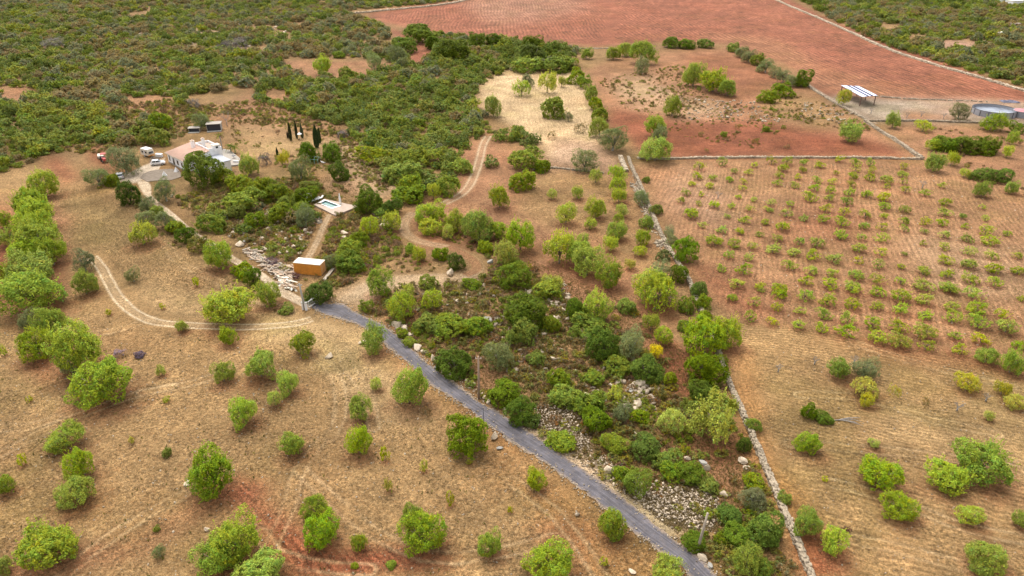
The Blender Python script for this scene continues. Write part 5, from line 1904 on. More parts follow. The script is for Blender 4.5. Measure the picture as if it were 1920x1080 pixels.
# ------------------------------------------------------------------ dry grass and weeds over the fields
def tufts(name, poly, n, hgt, cols, label, seed, thr=.0):
    r4 = np.random.default_rng(seed)
    P = pp(poly)
    wp = np.array([W(*q) for q in P])
    lo, hi = wp.min(0), wp.max(0)
    pts = np.empty((0, 2))
    while len(pts) < n:
        c = r4.uniform(lo, hi, (n * 2, 2))
        px, py = PX(c[:, 0], c[:, 1])
        # as many per square metre near as far would be wasted: thin out with distance
        keep = inpoly(px, py, P) & (r4.random(len(c)) < np.clip(95 / c[:, 1], .1, 1) ** 1.6) & (fbm(c[:, 0], c[:, 1], 4.5, seed, 3) > thr + .2 * r4.random(len(c)))
        keep &= sample(RIBBON_MASK, c[:, 0], c[:, 1]) < .3
        pts = np.vstack([pts, c[keep]])
    pts = pts[:n]
    z = gzn(pts[:, 0], pts[:, 1])
    nb = 4
    base = np.repeat(np.column_stack([pts, z]), nb, 0)
    m = n * nb
    ang = r4.uniform(0, 6.283, m)
    ln = hgt * r4.uniform(.5, 1.3, m)
    out = np.column_stack([np.cos(ang), np.sin(ang)])
    sd_ = np.column_stack([-out[:, 1], out[:, 0]])
    wd = ln * .16
    lean = r4.uniform(.4, 1.1, m)
    b0 = base.copy()
    b0[:, :2] += out * .03
    v = np.stack([b0 + np.column_stack([sd_ * wd[:, None], np.zeros(m)]), b0 - np.column_stack([sd_ * wd[:, None], np.zeros(m)]), b0 + np.column_stack([out * (ln * lean)[:, None], ln * .75])], 1)
    me = mesh_np(name, v.reshape(-1, 3), np.arange(3 * m).reshape(m, 3), 'leaf')
    ci = r4.integers(0, len(cols), n)
    c = np.array(cols)[ci] * .66 * r4.uniform(.75, 1.25, (n, 1))
    c = np.repeat(c, nb * 3, 0)
    attr(me, 'leafcol', 'FLOAT_COLOR', np.column_stack([c, np.ones(len(c))]))
    return tag(link(name, me, color=(1, 1, 1)), label, 'grass', None, 'stuff')


ST = [(.52, .38, .20), (.44, .30, .145), (.36, .24, .11), (.58, .45, .26), (.30, .22, .09)]
tufts('dry_grass', '-300 560 120 480 240 440 470 560 600 600 760 720 960 850 1300 1090 -300 1090', 34000, .16, ST + [(.26, .22, .08)], 'short dry straw-coloured grass of the open field', 501)
tufts('dry_grass', '1400 625 1920 705 2100 740 2100 1090 1560 1090 1420 800', 20000, .13, ST, 'short stubble of the tan field beyond the wall', 502)
tufts('dry_grass', '60 350 240 360 330 450 470 550 200 520 100 480', 9000, .20, ST + [(.28, .22, .09)], 'longer dry grass of the hollow under the house', 503)
tufts('dry_grass', '1260 320 1700 310 1920 370 1920 690 1400 610 1300 500', 14000, .17, [(.50, .33, .17), (.45, .26, .13), (.30, .26, .08), (.28, .30, .07), (.32, .34, .08)], 'thin dry weeds between the orchard trees', 504)
tufts('dry_grass', '720 600 960 470 1180 570 1330 700 1480 1085 1340 1085 960 790', 30000, .26, [(.30, .20, .09), (.40, .28, .13), (.24, .19, .06), (.34, .22, .12)], 'brown grass tufts of the middle strip', 505)
tufts('dry_grass', '430 340 620 330 760 400 760 470 650 540 520 500 340 390', 9000, .30, [(.30, .20, .09), (.40, .28, .13), (.24, .19, .06)], 'brown grass tufts of the rocky garden', 506)
tufts('dry_grass', '905 150 1085 140 1180 330 1260 510 1110 450 970 390 1010 310 930 215', 8000, .22, [(.55, .42, .25), (.46, .32, .17), (.38, .26, .12)], 'straw of the terrace fields', 507)
tufts('dry_grass', '1010 765 1060 760 1090 790 1112 845 1060 838 1000 800', 1500, .3, [(.34, .24, .12), (.42, .31, .17), (.26, .2, .08)], 'brown grass growing through the broken stone heap', 509)
tufts('dry_grass', '1150 925 1215 915 1330 905 1352 950 1345 1000 1250 985 1205 950', 2200, .3, [(.34, .24, .12), (.42, .31, .17), (.26, .2, .08)], 'brown grass growing through the white stone field', 510)
tufts('weeds', '-100 600 560 600 960 860 1250 1085 -100 1085', 420, .34, [(.12, .14, .03), (.20, .20, .03), (.15, .12, .04)], 'scattered green weeds in the dry field', 508, .4)

# ------------------------------------------------------------------ the house and what stands round it
hx, hy = W(317, 304)
house = empty('house', (hx, hy, 0), math.radians(-45), 'whitewashed farmhouse with pinkish tiled roofs and chimneys', 'house')
MB().box(0, 12.6, 0, 7.6, -.3, 2.95, top=(2.95, 2.95, 4.35, 4.35)).build('wall', 'whitewash', house)
m = MB()
for x0, x1 in ((-.35, 6.45), (6.55, 12.95)):
    m.box(x0, x1, -.45, 7.75, 2.96, 3.2, top=None)
    for i in (-8, -7, -6, -5):
        pass
roof = None
for x0, x1, dz in ((-.35, 6.6, 0.0), (6.62, 12.95, .22)):
    b = MB()
    z0, z1 = 2.98 + dz, 4.45 + dz
    b.add([(x0, -.45, z0 - .08), (x1, -.45, z0 - .08), (x1, 7.75, z1 - .08), (x0, 7.75, z1 - .08), (x0, -.45, z0 + .1), (x1, -.45, z0 + .1), (x1, 7.75, z1 + .1), (x0, 7.75, z1 + .1)],
          [(0, 3, 2, 1), (4, 5, 6, 7), (0, 1, 5, 4), (1, 2, 6, 5), (2, 3, 7, 6), (3, 0, 4, 7)])
    roof = b.build('roof', 'terracotta', house)
    t = MB()
    k = int((x1 - x0) / .34)
    for i in range(k):
        x = x0 + .17 + i * .34
        t.tube([(x, -.5, z0 + .10), (x, 7.7, z1 + .10)], .075, 5)
    tag(t.build('roof_tile', 'terracotta', roof, True), kind='stuff')
    MB().box(x0 - .02, x1 + .02, -.5, -.32, z0 - .12, z0 + .12).build('eave', 'cream', roof)
MB().box(3.4, 12.6, 7.62, 11.6, -.3, 4.5).build('wall', 'whitewash', house)
for a in ((3.4, 12.6, 7.6, 7.8), (3.4, 12.6, 11.4, 11.6), (3.4, 3.6, 7.8, 11.4), (12.4, 12.6, 7.8, 11.4)):
    MB().box(*a, 4.5, 5.15).build('parapet', 'whitewash', house)
MB().box(3.62, 12.38, 7.82, 11.38, 4.5, 4.56).build('flat_roof', 'paving', house)
for (x, y, w, z) in ((4.9, 6.3, .9, 6.2), (7.2, 8.6, .75, 6.9)):
    c = MB().box(x - w / 2, x + w / 2, y - w / 2, y + w / 2, 3.6, z, ).build('chimney', 'whitewash', house)
    MB().box(x - w / 2 - .08, x + w / 2 + .08, y - w / 2 - .08, y + w / 2 + .08, z, z + .18).build('chimney_cap', 'cream', c)
    MB().box(x - .2, x + .2, y - .2, y + .2, z + .18, z + .45).build('chimney_pot', 'terracotta', c)
tw = MB().box(10.9, 12.75, 9.2, 11.2, 4.0, 5.75).build('stair_tower', 'whitewash', house)
MB().box(10.8, 12.85, 9.1, 11.3, 5.75, 5.9).build('tower_cap', 'cream', tw)
MB().box(12.74, 12.8, 9.8, 10.5, 4.9, 5.5).build('tower_window', 'glass_dark', tw)
for x, dz, w, h in ((1.3, .9, .8, 1.5), (4.3, .1, 1.0, 2.1), (7.3, .9, .9, 1.2), (10.3, .9, .9, 1.2)):
    wdw = MB().box(x - w / 2 - .12, x + w / 2 + .12, -.06, .02, dz - .1, dz + h + .12).build('window' if dz > .5 else 'door', 'grey_timber', house)
    MB().box(x - w / 2, x + w / 2, -.09, -.05, dz, dz + h).build('pane', 'glass_dark', wdw)
MB().box(-.1, 12.7, -.12, .0, -.3, .35).build('plinth', 'concrete', house)
# wing with flat grey roof, white veranda
MB().box(12.62, 20.5, 5.2, 10.2, -.3, 2.9).build('wing_wall', 'whitewash', house)
MB().box(12.64, 20.7, 5.0, 10.4, 2.9, 3.08).build('wing_roof', 'grey_roof', house)
MB().box(12.64, 20.7, 4.9, 5.1, 3.085, 3.3).build('wing_coping', 'whitewash', house)
ver = MB()
for x in (16.0, 18.2, 20.4, 22.6):
    for y in (1.4, 5.0):
        ver.box(x - .11, x + .11, y - .11, y + .11, -.2, 2.7)
for y in (1.4, 5.0):
    ver.box(15.8, 22.8, y - .1, y + .1, 2.7, 2.9)
v_ = ver.build('veranda_frame', 'whitewash', house)
for i in range(9):
    MB().box(15.9 + i * .85, 16.05 + i * .85, 1.2, 5.3, 2.9, 3.02).build('slat', 'white_metal', v_)
for i in range(3):
    MB().box(16.15 + i * 2.2, 18.05 + i * 2.2, 1.38, 1.42, .1, 2.6).build('pane', 'glass_dark', v_)
terr = [W(*q) for q in ((405, 296), (415, 280), (432, 283), (450, 298), (448, 310), (430, 312))]
tag(MB().prism(terr, -.2, .28).build('terrace', 'terrace'), kind='structure')
x, y = W(439, 298)
tb = empty('garden_table', (x, y, .28), .4, 'small dark round table on the terrace', 'table')
MB().tube([(0, 0, 0), (0, 0, .7)], .06, 6).build('leg', 'dark_paint', tb)
MB().tube([(0, 0, .7), (0, 0, .76)], .6, 12).build('table_top', 'dark_paint', tb)
x, y = W(443, 306)
MB().box(-.9, .9, -.15, .15, 0, .8).build('low_wall', 'whitewash', None, False, (x, y, .02), -.2)
tag(bpy.data.objects['low_wall'], 'low white wall end below the terrace', 'wall')


def wheels(root, spots, r, wdt):
    for (a, b) in spots:
        w = MB().tube([(a, b - wdt / 2, r), (a, b + wdt / 2, r)], r, 14).build('wheel', 'tyre', root)
        MB().tube([(a, b - wdt / 2 - .01, r), (a, b + wdt / 2 + .01, r)], r * .55, 10).build('rim', 'white_metal', w)


def loft(name, prof, y0, y1, mat, parent, bevel=.06):
    """prof: x-z outline, extruded across the vehicle."""
    n = len(prof)
    v = [(a, y0, b) for a, b in prof] + [(a, y1, b) for a, b in prof]
    f = [tuple(range(n)), tuple(range(2 * n - 1, n - 1, -1))] + [(i, n + i, n + (i + 1) % n, (i + 1) % n) for i in range(n)]
    return MB().add(v, f).build(name, mat, parent, False, (0, 0, 0), 0, bevel)


def hatchback(label, px, py, rz, paint):
    x, y = W(px, py)
    r = empty('parked_car', (x, y, .03), rz, label, 'car')
    loft('body', [(-2.0, .32), (-2.02, .8), (-1.85, .98), (1.1, .95), (1.85, .82), (2.0, .6), (2.0, .32)], -.84, .84, paint, r, .08)
    loft('cabin', [(-1.85, .95), (-1.5, 1.46), (.1, 1.5), (.95, .95)], -.72, .72, 'glass_dark', r, .06)
    loft('car_roof', [(-1.5, 1.44), (-1.42, 1.53), (.05, 1.56), (.16, 1.47)], -.70, .70, paint, r, .03)
    for s in (-1, 1):
        MB().box(1.93, 2.02, s * .62 - .16, s * .62 + .16, .62, .78).build('headlight', 'white_metal', r)
        MB().box(-2.05, -1.96, s * .66 - .1, s * .66 + .1, .7, .92).build('tail_light', 'red_paint', r)
        MB().box(.65, .85, s * .9 - .1, s * .9 + .1, .92, 1.06).build('mirror', paint, r)
        MB().box(-1.62, -1.45, s * .70 - .03, s * .70 + .03, 1.0, 1.45).build('pillar', paint, r)
        MB().box(-.55, -.42, s * .71 - .03, s * .71 + .03, .98, 1.47).build('pillar', paint, r)
    MB().box(-2.08, -2.0, -.8, .8, .35, .6).build('bumper', 'white_metal', r)
    wheels(r, [(1.25, -.78), (1.25, .78), (-1.25, -.78), (-1.25, .78)], .31, .2)
    return r


hatchback('small white hatchback parked at the forecourt entrance', 226, 333, math.radians(118), 'white_metal')
c2 = hatchback('white car beside the house front', 297, 309, math.radians(20), 'whitewash')
# caravan
x, y = W(278, 293)
r = empty('caravan', (x, y, 0), math.radians(-32), 'old white touring caravan parked above the forecourt', 'caravan')
loft('body', [(-1.9, .55), (-2.0, 1.5), (-1.75, 2.45), (1.65, 2.5), (1.95, 1.7), (1.9, .55)], -1.05, 1.05, 'cream', r, .12)
MB().box(-1.72, 1.62, -.98, .98, 2.50, 2.58).build('caravan_roof', 'white_metal', r)
MB().box(1.85, 1.99, -.7, .7, 1.25, 1.85).build('front_window', 'glass_dark', r)
for a in (-1.2, .5):
    MB().box(a, a + .9, -1.09, -1.03, 1.35, 1.95).build('window', 'glass_dark', r)
MB().box(-.25, .3, -1.08, -1.03, .65, 2.0).build('door', 'white_metal', r)
MB().box(1.9, 3.0, -.06, .06, .45, .55).build('drawbar', 'dark_paint', r)
MB().box(1.2, 1.95, -1.02, 1.02, .56, .8).build('stripe', 'orange_paint', r)
wheels(r, [(-.1, -.9), (-.1, .9)], .32, .2)
x, y = W(299, 294)
r = empty('storage_box', (x, y, 0), math.radians(-10), 'low white box next to the caravan', 'box')
MB().box(-1.0, 1.0, -.5, .5, 0, .9).build('box_body', 'white_metal', r, False, (0, 0, 0), 0, .04)
MB().box(-1.05, 1.05, -.55, .55, .9, .98).build('lid', 'whitewash', r)
# small trailer boat-like heap of white sheeting is the second car; planters in the island
for i, (px, py) in enumerate(((309, 330), (331, 322))):
    x, y = W(px, py)
    MB().add([(-.75, -.5, 0), (.75, -.5, 0), (.75, .5, 0), (-.75, .5, 0), (0, 0, 1.5)], [(3, 2, 1, 0), (0, 1, 4), (1, 2, 4), (2, 3, 4), (3, 0, 4)]).build('garden_cone', 'whitewash', None, False, (x, y, gz(x, y)), .5 + i)
    tag(bpy.data.objects['garden_cone' if i == 0 else 'garden_cone.001'], ('white pointed sheet on the gravel island' if i == 0 else 'smaller white pointed sheet nearer the house'), 'sheet')
isl = [W(*q) for q in ((263, 334), (268, 327), (282, 321), (302, 318), (322, 317), (338, 322), (340, 332), (322, 338), (298, 339), (276, 341))]
MB().prism(isl, -.3, .12).build('gravel_island', 'island_gravel')
tag(bpy.data.objects['gravel_island'], kind='structure')
# red vehicle under the olive
x, y = W(197, 303)
r = empty('tractor', (x, y, 0), math.radians(-60), 'rusty red tractor half hidden beside the big olive', 'tractor')
loft('bonnet', [(.1, .7), (.1, 1.5), (1.9, 1.35), (2.0, .7)], -.4, .4, 'red_paint', r)
MB().box(-1.2, .1, -.75, .75, .7, 1.1).build('chassis', 'red_paint', r)
MB().box(-1.3, .2, -.85, .85, 2.25, 2.4).build('canopy', 'red_paint', r)
for a in (-1.2, .1):
    for b in (-.75, .75):
        MB().box(a - .04, a + .04, b - .04, b + .04, 1.1, 2.25).build('post', 'dark_paint', r)
MB().box(-.9, -.4, -.3, .3, 1.1, 1.5).build('seat', 'dark_paint', r)
wheels(r, [(-.8, -.95), (-.8, .95)], .75, .35)
wheels(r, [(1.5, -.6), (1.5, .6)], .42, .25)
x, y = W(190, 297)
r = empty('trailer', (x, y, 0), math.radians(-60), 'pale box trailer standing behind the red tractor', 'trailer')
MB().box(-1.5, 1.5, -.8, .8, .5, 1.2).build('tub', 'cream', r)
MB().box(1.5, 2.3, -.05, .05, .5, .6).build('drawbar', 'dark_paint', r)
wheels(r, [(0, -.9), (0, .9)], .35, .2)


def hut(label, px, py, rz, w, d, h, mat, rmat, dark=True):
    x, y = W(px, py)
    r = empty('hut', (x, y, 0), rz, label, 'hut', 'grey huts above the house')
    MB().box(-w / 2, -w / 2 + .12, -d / 2, d / 2, -.2, h).box(w / 2 - .12, w / 2, -d / 2, d / 2, -.2, h).box(-w / 2 + .12, w / 2 - .12, d / 2 - .12, d / 2, -.2, h).build('wall', mat, r)
    MB().box(-w / 2 - .2, w / 2 + .2, -d / 2 - .2, d / 2 + .2, h, h + .12).build('roof', rmat, r)
    MB().box(-w / 2 + .12, w / 2 - .12, -d / 2 + .3, -d / 2 + .36, -.1, h - .05).build('door' if dark else 'front', 'dark_paint', r)  # dark sheet across the open front, standing in for the shade inside
    MB().box(-w / 2, w / 2, -d / 2 - 1.2, -d / 2, -.2, .15).build('step', 'concrete', r)


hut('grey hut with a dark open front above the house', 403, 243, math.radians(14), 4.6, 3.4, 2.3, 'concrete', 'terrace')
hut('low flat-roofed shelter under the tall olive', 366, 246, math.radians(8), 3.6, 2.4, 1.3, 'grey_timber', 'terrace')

# garden frame of pale green tubes
x, y = W(589, 305)
r = empty('pergola_hoops', (x, y, 0), math.radians(-12), 'pale green tubular garden frame between dark trees', 'frame')
for i in range(4):
    a = -1.8 + i * 1.2
    MB().tube([(a, -1, 0), (a, -1, 1.3), (a, 0, 2.0), (a, 1, 1.3), (a, 1, 0)], .05, 5).build('hoop', 'net_green', r)
for b, c in ((-1, 1.3), (0, 2.0), (1, 1.3)):
    MB().tube([(-1.8, b, c), (1.8, b, c)], .045, 5).build('rail', 'net_green', r)
x, y = W(606, 308)
MB().tube([(-1.1, 0, .9), (-.4, 0, .62), (.4, 0, .6), (1.1, 0, .85)], [.05, .2, .2, .05], 6).build('hammock', 'white_metal', None, True, (x, y, gz(x, y)), -.6)
tag(bpy.data.objects['hammock'], 'white hammock slung beside the green garden frame', 'hammock')
x, y = W(563, 262)
r = empty('parasol', (x, y, 0), 0, 'small white parasol among the cypresses', 'parasol')
MB().tube([(0, 0, 0), (0, 0, 2.3)], .04, 6).build('pole', 'white_metal', r)
MB().tube([(0, 0, 1.95), (0, 0, 2.5)], [.8, .05], 10).build('canopy', 'whitewash', r)

# pool, deck and furniture
deck = [W(*q) for q in ((589, 386), (608, 375), (672, 389), (629, 406))]
pool = [W(*q) for q in ((600, 383.5), (610, 378.5), (636, 388), (622, 392.5))]
pc = np.mean(pool, 0)
r = empty('swimming_pool', (pc[0], pc[1], 0), 0, 'small rectangular swimming pool with white coping on a paved deck', 'pool')
rel = lambda P, s=1.0: [((q[0] - pc[0]) * s, (q[1] - pc[1]) * s) for q in P]


def ring(name, outer, inner, z0, z1, mat, parent):
    n = len(outer)
    b = MB()
    for i in range(n):
        j = (i + 1) % n
        o1, o2, i1, i2 = outer[i], outer[j], inner[i], inner[j]
        b.add([(*o1, z0), (*o2, z0), (*i2, z0), (*i1, z0), (*o1, z1), (*o2, z1), (*i2, z1), (*i1, z1)],
              [(3, 2, 1, 0), (4, 5, 6, 7), (0, 1, 5, 4), (2, 3, 7, 6)])
    o = b.build(name, mat, parent)
    o.data.validate()
    import bmesh
    bm = bmesh.new()
    bm.from_mesh(o.data)
    bmesh.ops.recalc_face_normals(bm, faces=bm.faces)
    bm.to_mesh(o.data)
    bm.free()
    return o


ring('deck', rel(deck), rel(pool, 1.22), -.4, .35, 'paving', r)
ring('coping', rel(pool, 1.22), rel(pool, .98), .05, .42, 'whitewash', r)
ring('liner', rel(pool, .979), rel(pool, .93), -.3, .40, 'pool_liner', r)
MB().prism(rel(pool, .94), -.3, .12).build('water', 'pool_water', r)
for i, (px, py, a) in enumerate(((588, 379.5, .9), (594, 377.5, .9), (601, 375.5, .9))):
    x, y = W(px, py)
    q = empty('sun_lounger', (x, y, .36), a, 'white sun lounger by the pool, ' + ('closest to the dark hedge', 'middle of three', 'closest to the water')[i], 'sun lounger', 'pool loungers')
    MB().box(-.9, .35, -.33, .33, .28, .36).build('seat', 'whitewash', q)
    MB().add([(.35, -.33, .28), (.95, -.33, .7), (.95, .33, .7), (.35, .33, .28), (.35, -.33, .36), (.95, -.33, .78), (.95, .33, .78), (.35, .33, .36)],
             [(0, 3, 2, 1), (4, 5, 6, 7), (0, 1, 5, 4), (1, 2, 6, 5), (2, 3, 7, 6), (3, 0, 4, 7)]).build('backrest', 'whitewash', q)
    for a_ in (-.8, .3):
        for b_ in (-.28, .28):
            MB().box(a_ - .03, a_ + .03, b_ - .03, b_ + .03, 0, .28).build('leg', 'white_metal', q)
x, y = W(638.5, 384.5)
r = empty('folded_parasol', (x, y, .35), 0, 'tall folded white parasol at the far edge of the pool', 'parasol')
MB().tube([(0, 0, 0), (0, 0, 2.9)], .05, 6).build('pole', 'white_metal', r)
MB().tube([(0, 0, .5), (0, 0, 1.4), (0, 0, 2.8)], [.30, .26, .10], 8).build('canopy', 'whitewash', r)
MB().box(-.35, .35, -.35, .35, 0, .08).build('base', 'concrete', r)
x, y = W(583, 379)
r = empty('hanging_chair_stand', (x, y, .3), .3, 'curved white stand of a hanging chair beside the loungers', 'chair stand')
MB().tube([(.3, 0, 0), (.45, 0, .8), (.25, 0, 1.6), (-.25, 0, 2.1), (-.8, 0, 2.25)], [.10, .11, .10, .08, .05], 7).build('arch', 'whitewash', r, True)
MB().tube([(-.8, 0, .5), (-.8, 0, .9), (-.8, 0, 1.5)], [.15, .38, .05], 8).build('seat', 'whitewash', r, True)
MB().box(-.8, .7, -.5, .5, 0, .06).build('base', 'white_metal', r)
x, y = W(597, 415)
r = empty('stone_steps', (x, y, 0), .5, 'grey stone steps and blocks at the foot of the pool deck', 'steps')
for i in range(5):
    MB().box(-.75 + (i % 2) * .2, .6 + (i % 3) * .15, -1.6 + i * .6, -1.04 + i * .6, -.1, .12 + i * .1).build('step', 'island_gravel', r)

# cypresses, palms, bare tree
def cypress_crown(seed):
    rng = np.random.default_rng(seed)
    n = 1800
    z = rng.random(n) ** .85
    rad = .5 * np.minimum(1, (1 - z) * 2.2 + .06) * np.minimum(1, .55 + z * 3) * rng.uniform(.75, 1.05, n)
    a = rng.uniform(0, 6.283, n)
    P = np.column_stack([np.cos(a) * rad, np.sin(a) * rad, z])
    N = np.column_stack([np.cos(a), np.sin(a), np.full(n, .5)]) + rng.normal(0, .4, (n, 3))
    v, f = leaf_quads(P, N, .05 * rng.uniform(.7, 1.3, n) * np.array(1.0), .2 * rng.uniform(.7, 1.3, n), rng)
    me = mesh_np('cypress_crown', v, f, 'leaf')
    c = rng.normal(1, .15, (n, 1)) * np.ones((1, 3))
    attr(me, 'leafcol', 'FLOAT_COLOR', np.column_stack([np.repeat(np.clip(c, .4, 1.6), 4, 0), np.ones(4 * n)]))
    return me


cyp = [cypress_crown(i) for i in range(3)]
ctr = MB().tube([(0, 0, 0), (0, 0, .9)], [.12, .03], 6).mesh('trunk', 'bark', True)
for i, (px, pt, pb, w, lab) in enumerate(((545.5, 231, 263, 6, 'tall slim dark cypress, first of the group'), (557, 229, 259, 5, 'slim dark cypress, second of the group'), (594.5, 237, 277, 10, 'broadest cypress, right end of the group'),
                                   (567, 234, 258, 6, 'pale thin cypress behind the parasol'), (540, 247, 259, 4, 'little dead-looking cypress at the edge of the group'), (520.5, 277, 292, 4.5, 'small lone dark cypress by the golden bush'),
                                   (600, 240, 268, 6, 'thin cypress leaning on the broadest one'))):
    x, y = W(px, pb)
    s = S(px, pb)
    h = (pb - pt) / s / math.cos(depression(pb)) * 1.02
    r = empty('cypress_tree', (x, y, gz(x, y)), i, lab, 'tree', 'cypress trees')
    link('trunk', ctr, r, (0, 0, 0), 0, (1, 1, h))
    link('crown', cyp[i % 3], r, (0, 0, .1), 0, (w / s, w / s, h), ((.045, .055, .022), (.038, .045, .020), (.045, .075, .022), (.10, .12, .06), (.06, .05, .035), (.03, .05, .02), (.06, .09, .03))[i])


def palm(px, pb, h, spread, nf, label, tint, dead=True):
    x, y = W(px, pb)
    rng = random.Random(int(px))
    r = empty('palm_tree', (x, y, gz(x, y)), 0, label, 'tree', 'palms behind the terrace')
    MB().tube([(0, 0, -.1), (.1, 0, h * .5), (0, 0, h)], [.22, .17, .19], 8).build('trunk', 'grey_bark', r, True)
    for i in range(nf):
        a = i * 2.399
        el = rng.uniform(-.5, 1.1)
        b = MB()
        L = spread * rng.uniform(.8, 1.1)
        pts = []
        for t in np.linspace(0, 1, 6):
            rr = L * t * math.cos(el * .6)
            pts.append((math.cos(a) * rr, math.sin(a) * rr, h + L * (math.sin(el) * t - .55 * t * t)))
        b.tube(pts, [.04, .035, .03, .025, .02, .01], 4)
        for t in np.linspace(.2, 1, 12):
            k = min(int(t * 5), 4)
            f_ = t * 5 - k
            p = Vector(pts[k]) * (1 - f_) + Vector(pts[k + 1]) * f_
            sd_ = Vector((-math.sin(a), math.cos(a), -.35))
            for s in (-1, 1):
                q = p + Vector((sd_.x * s, sd_.y * s, sd_.z)) * L * .24 * (1.1 - t * .5)
                b.add([p + Vector((0, 0, .04)), p - Vector((0, 0, .04)) + Vector((math.cos(a), math.sin(a), 0)) * .14, q], [(0, 1, 2)])
        o = b.build('frond', 'leaf', r)
        attr(o.data, 'leafcol', 'FLOAT_COLOR', np.ones((len(o.data.vertices), 4)))
        o.color = (*(tint if not (dead and el < .05) else (.20, .12, .07)), 1)


palm(417, 282, 5.4, 1.7, 16, 'tall palm with dry brown skirt behind the terrace', (.19, .19, .03))
palm(433, 286, 2.6, 1.8, 14, 'low bright palm behind the terrace, first of two', (.15, .20, .025), False)
palm(441, 287, 2.4, 1.7, 14, 'low bright palm behind the terrace, second of two', (.16, .20, .025), False)


def bare_tree(px, pb, D, H, label, seed):
    x, y = W(px, pb)
    rng = random.Random(seed)
    r = empty('bare_tree', (x, y, gz(x, y)), 0, label, 'tree')
    m1 = MB()
    m1.tube([(0, 0, -.1), (0, 0, H * .35)], [.14, .1], 6)
    m1.build('trunk', 'grey_bark', r, True)
    m2 = MB()

    def grow(p, d, L, rad, lv):
        q = p + d * L
        m2.tube([p, (p + q) / 2 + Vector((rng.uniform(-.05, .05), rng.uniform(-.05, .05), 0)) * L, q], [rad, rad * .8, rad * .5], 4)
        if lv:
            for _ in range(3):
                e = (d + Vector((rng.uniform(-1, 1), rng.uniform(-1, 1), rng.uniform(-.2, .6))) * .75).normalized()
                grow(q, e, L * .66, rad * .5, lv - 1)
    for i in range(5):
        a = i * 1.257 + rng.uniform(-.3, .3)
        grow(Vector((0, 0, H * .33)), Vector((math.cos(a) * .6, math.sin(a) * .6, .75)).normalized(), H * .27, .06, 3)
    m2.build('crown', 'grey_bark', r)


bare_tree(426, 236, 4, 6.0, 'bare grey-brown tree beside the grey hut', 3)
bare_tree(1346, 372, 2, 2.2, 'tiny dead tree among the upper orchard rows', 4)
bare_tree(1729, 353, 3, 2.6, 'dead tree with dark stem at the orchard end', 5)
for i, (px, py, lab) in enumerate(((1459, 697, 'pale dead stump near the wall side of the tan field'), (1848, 752, 'thin dark dead stem under the golden ball'), (1794, 770, 'low dark dead stump between tan furrows'),
                               (1527, 683, 'small dark dead stem above the tan furrows'), (1601, 681, 'white snapped stem beside the thin grey ghost'), (1633, 212, 'bare sapling in the yard beside the lane'),
                               (1700, 221, 'leafless sapling in the yard, first of three'), (1727, 219, 'leafless sapling in the yard, second of three'), (1769, 222, 'leafless sapling in the yard, third of three'))):
    bare_tree(px, py, 1, 1.6 if i < 5 else 2.4, lab, 20 + i)

# fallen branches on the tan field
x, y = W(1580, 786)
r = empty('fallen_branch', (x, y, gz(x, y)), 0, 'dead pale branches trailing from the fallen tree', 'branch')
rr_ = random.Random(9)
for i in range(7):
    a = rr_.uniform(-.6, .5)
    MB().tube([(-1.5 + i * .3, -.3 + i * .05, .1), (-.3 + i * .35, -.3 + a, .3), (1.6 + i * .2, a * 2 - .5, .1)], [.06, .05, .02], 5).build('bough', 'grey_bark', r)

# ------------------------------------------------------------------ orange container, timber, gate, poles
cx, cy = W(553, 512)
r = empty('storage_container', (cx, cy, gz(cx, cy)), math.radians(-11.7), 'orange steel storage container with a whitish roof beside the driveway', 'container')
MB().box(0, 5.95, 0, 2.42, .1, 2.5).build('body', 'orange_paint', r)
MB().box(-.06, 6.01, -.06, 2.48, 2.5, 2.62).build('roof', 'white_roof', r)
for i in range(24):
    MB().box(.12 + i * .243, .24 + i * .243, -.045, .0, .25, 2.38).build('rib', 'orange_paint', r)
for x0 in (0, 5.8):
    MB().box(x0 - .03, x0 + .18, -.07, .05, .05, 2.5).build('corner_post', 'orange_paint', r)
MB().box(-.03, 5.98, -.06, .02, .05, .2).build('bottom_rail', 'orange_paint', r)
for y0 in (.08, 1.24):
    d = MB().box(5.95, 6.0, y0, y0 + 1.1, .2, 2.4).build('door', 'orange_paint', r)
    for q in (.3, .8):
        MB().tube([(6.03, y0 + q, .2), (6.03, y0 + q, 2.4)], .025, 5).build('lock_bar', 'white_metal', d)
x, y = W(627, 524)
r = empty('timber_beam', (x, y, 0), 0, 'long grey timber beam leaning on the ground behind the container', 'beam')
a, b = W(603, 528), W(622, 505)
MB().add([(a[0] - x, a[1] - y - .3, .05), (a[0] - x + .7, a[1] - y - .3, .05), (b[0] - x + .7, b[1] - y, .05), (b[0] - x, b[1] - y, .05),
          (a[0] - x, a[1] - y - .3, .32), (a[0] - x + .7, a[1] - y - .3, .32), (b[0] - x + .7, b[1] - y, .32), (b[0] - x, b[1] - y, .32)],
         [(0, 3, 2, 1), (4, 5, 6, 7), (0, 1, 5, 4), (1, 2, 6, 5), (2, 3, 7, 6), (3, 0, 4, 7)]).build('beam', 'grey_timber', r)


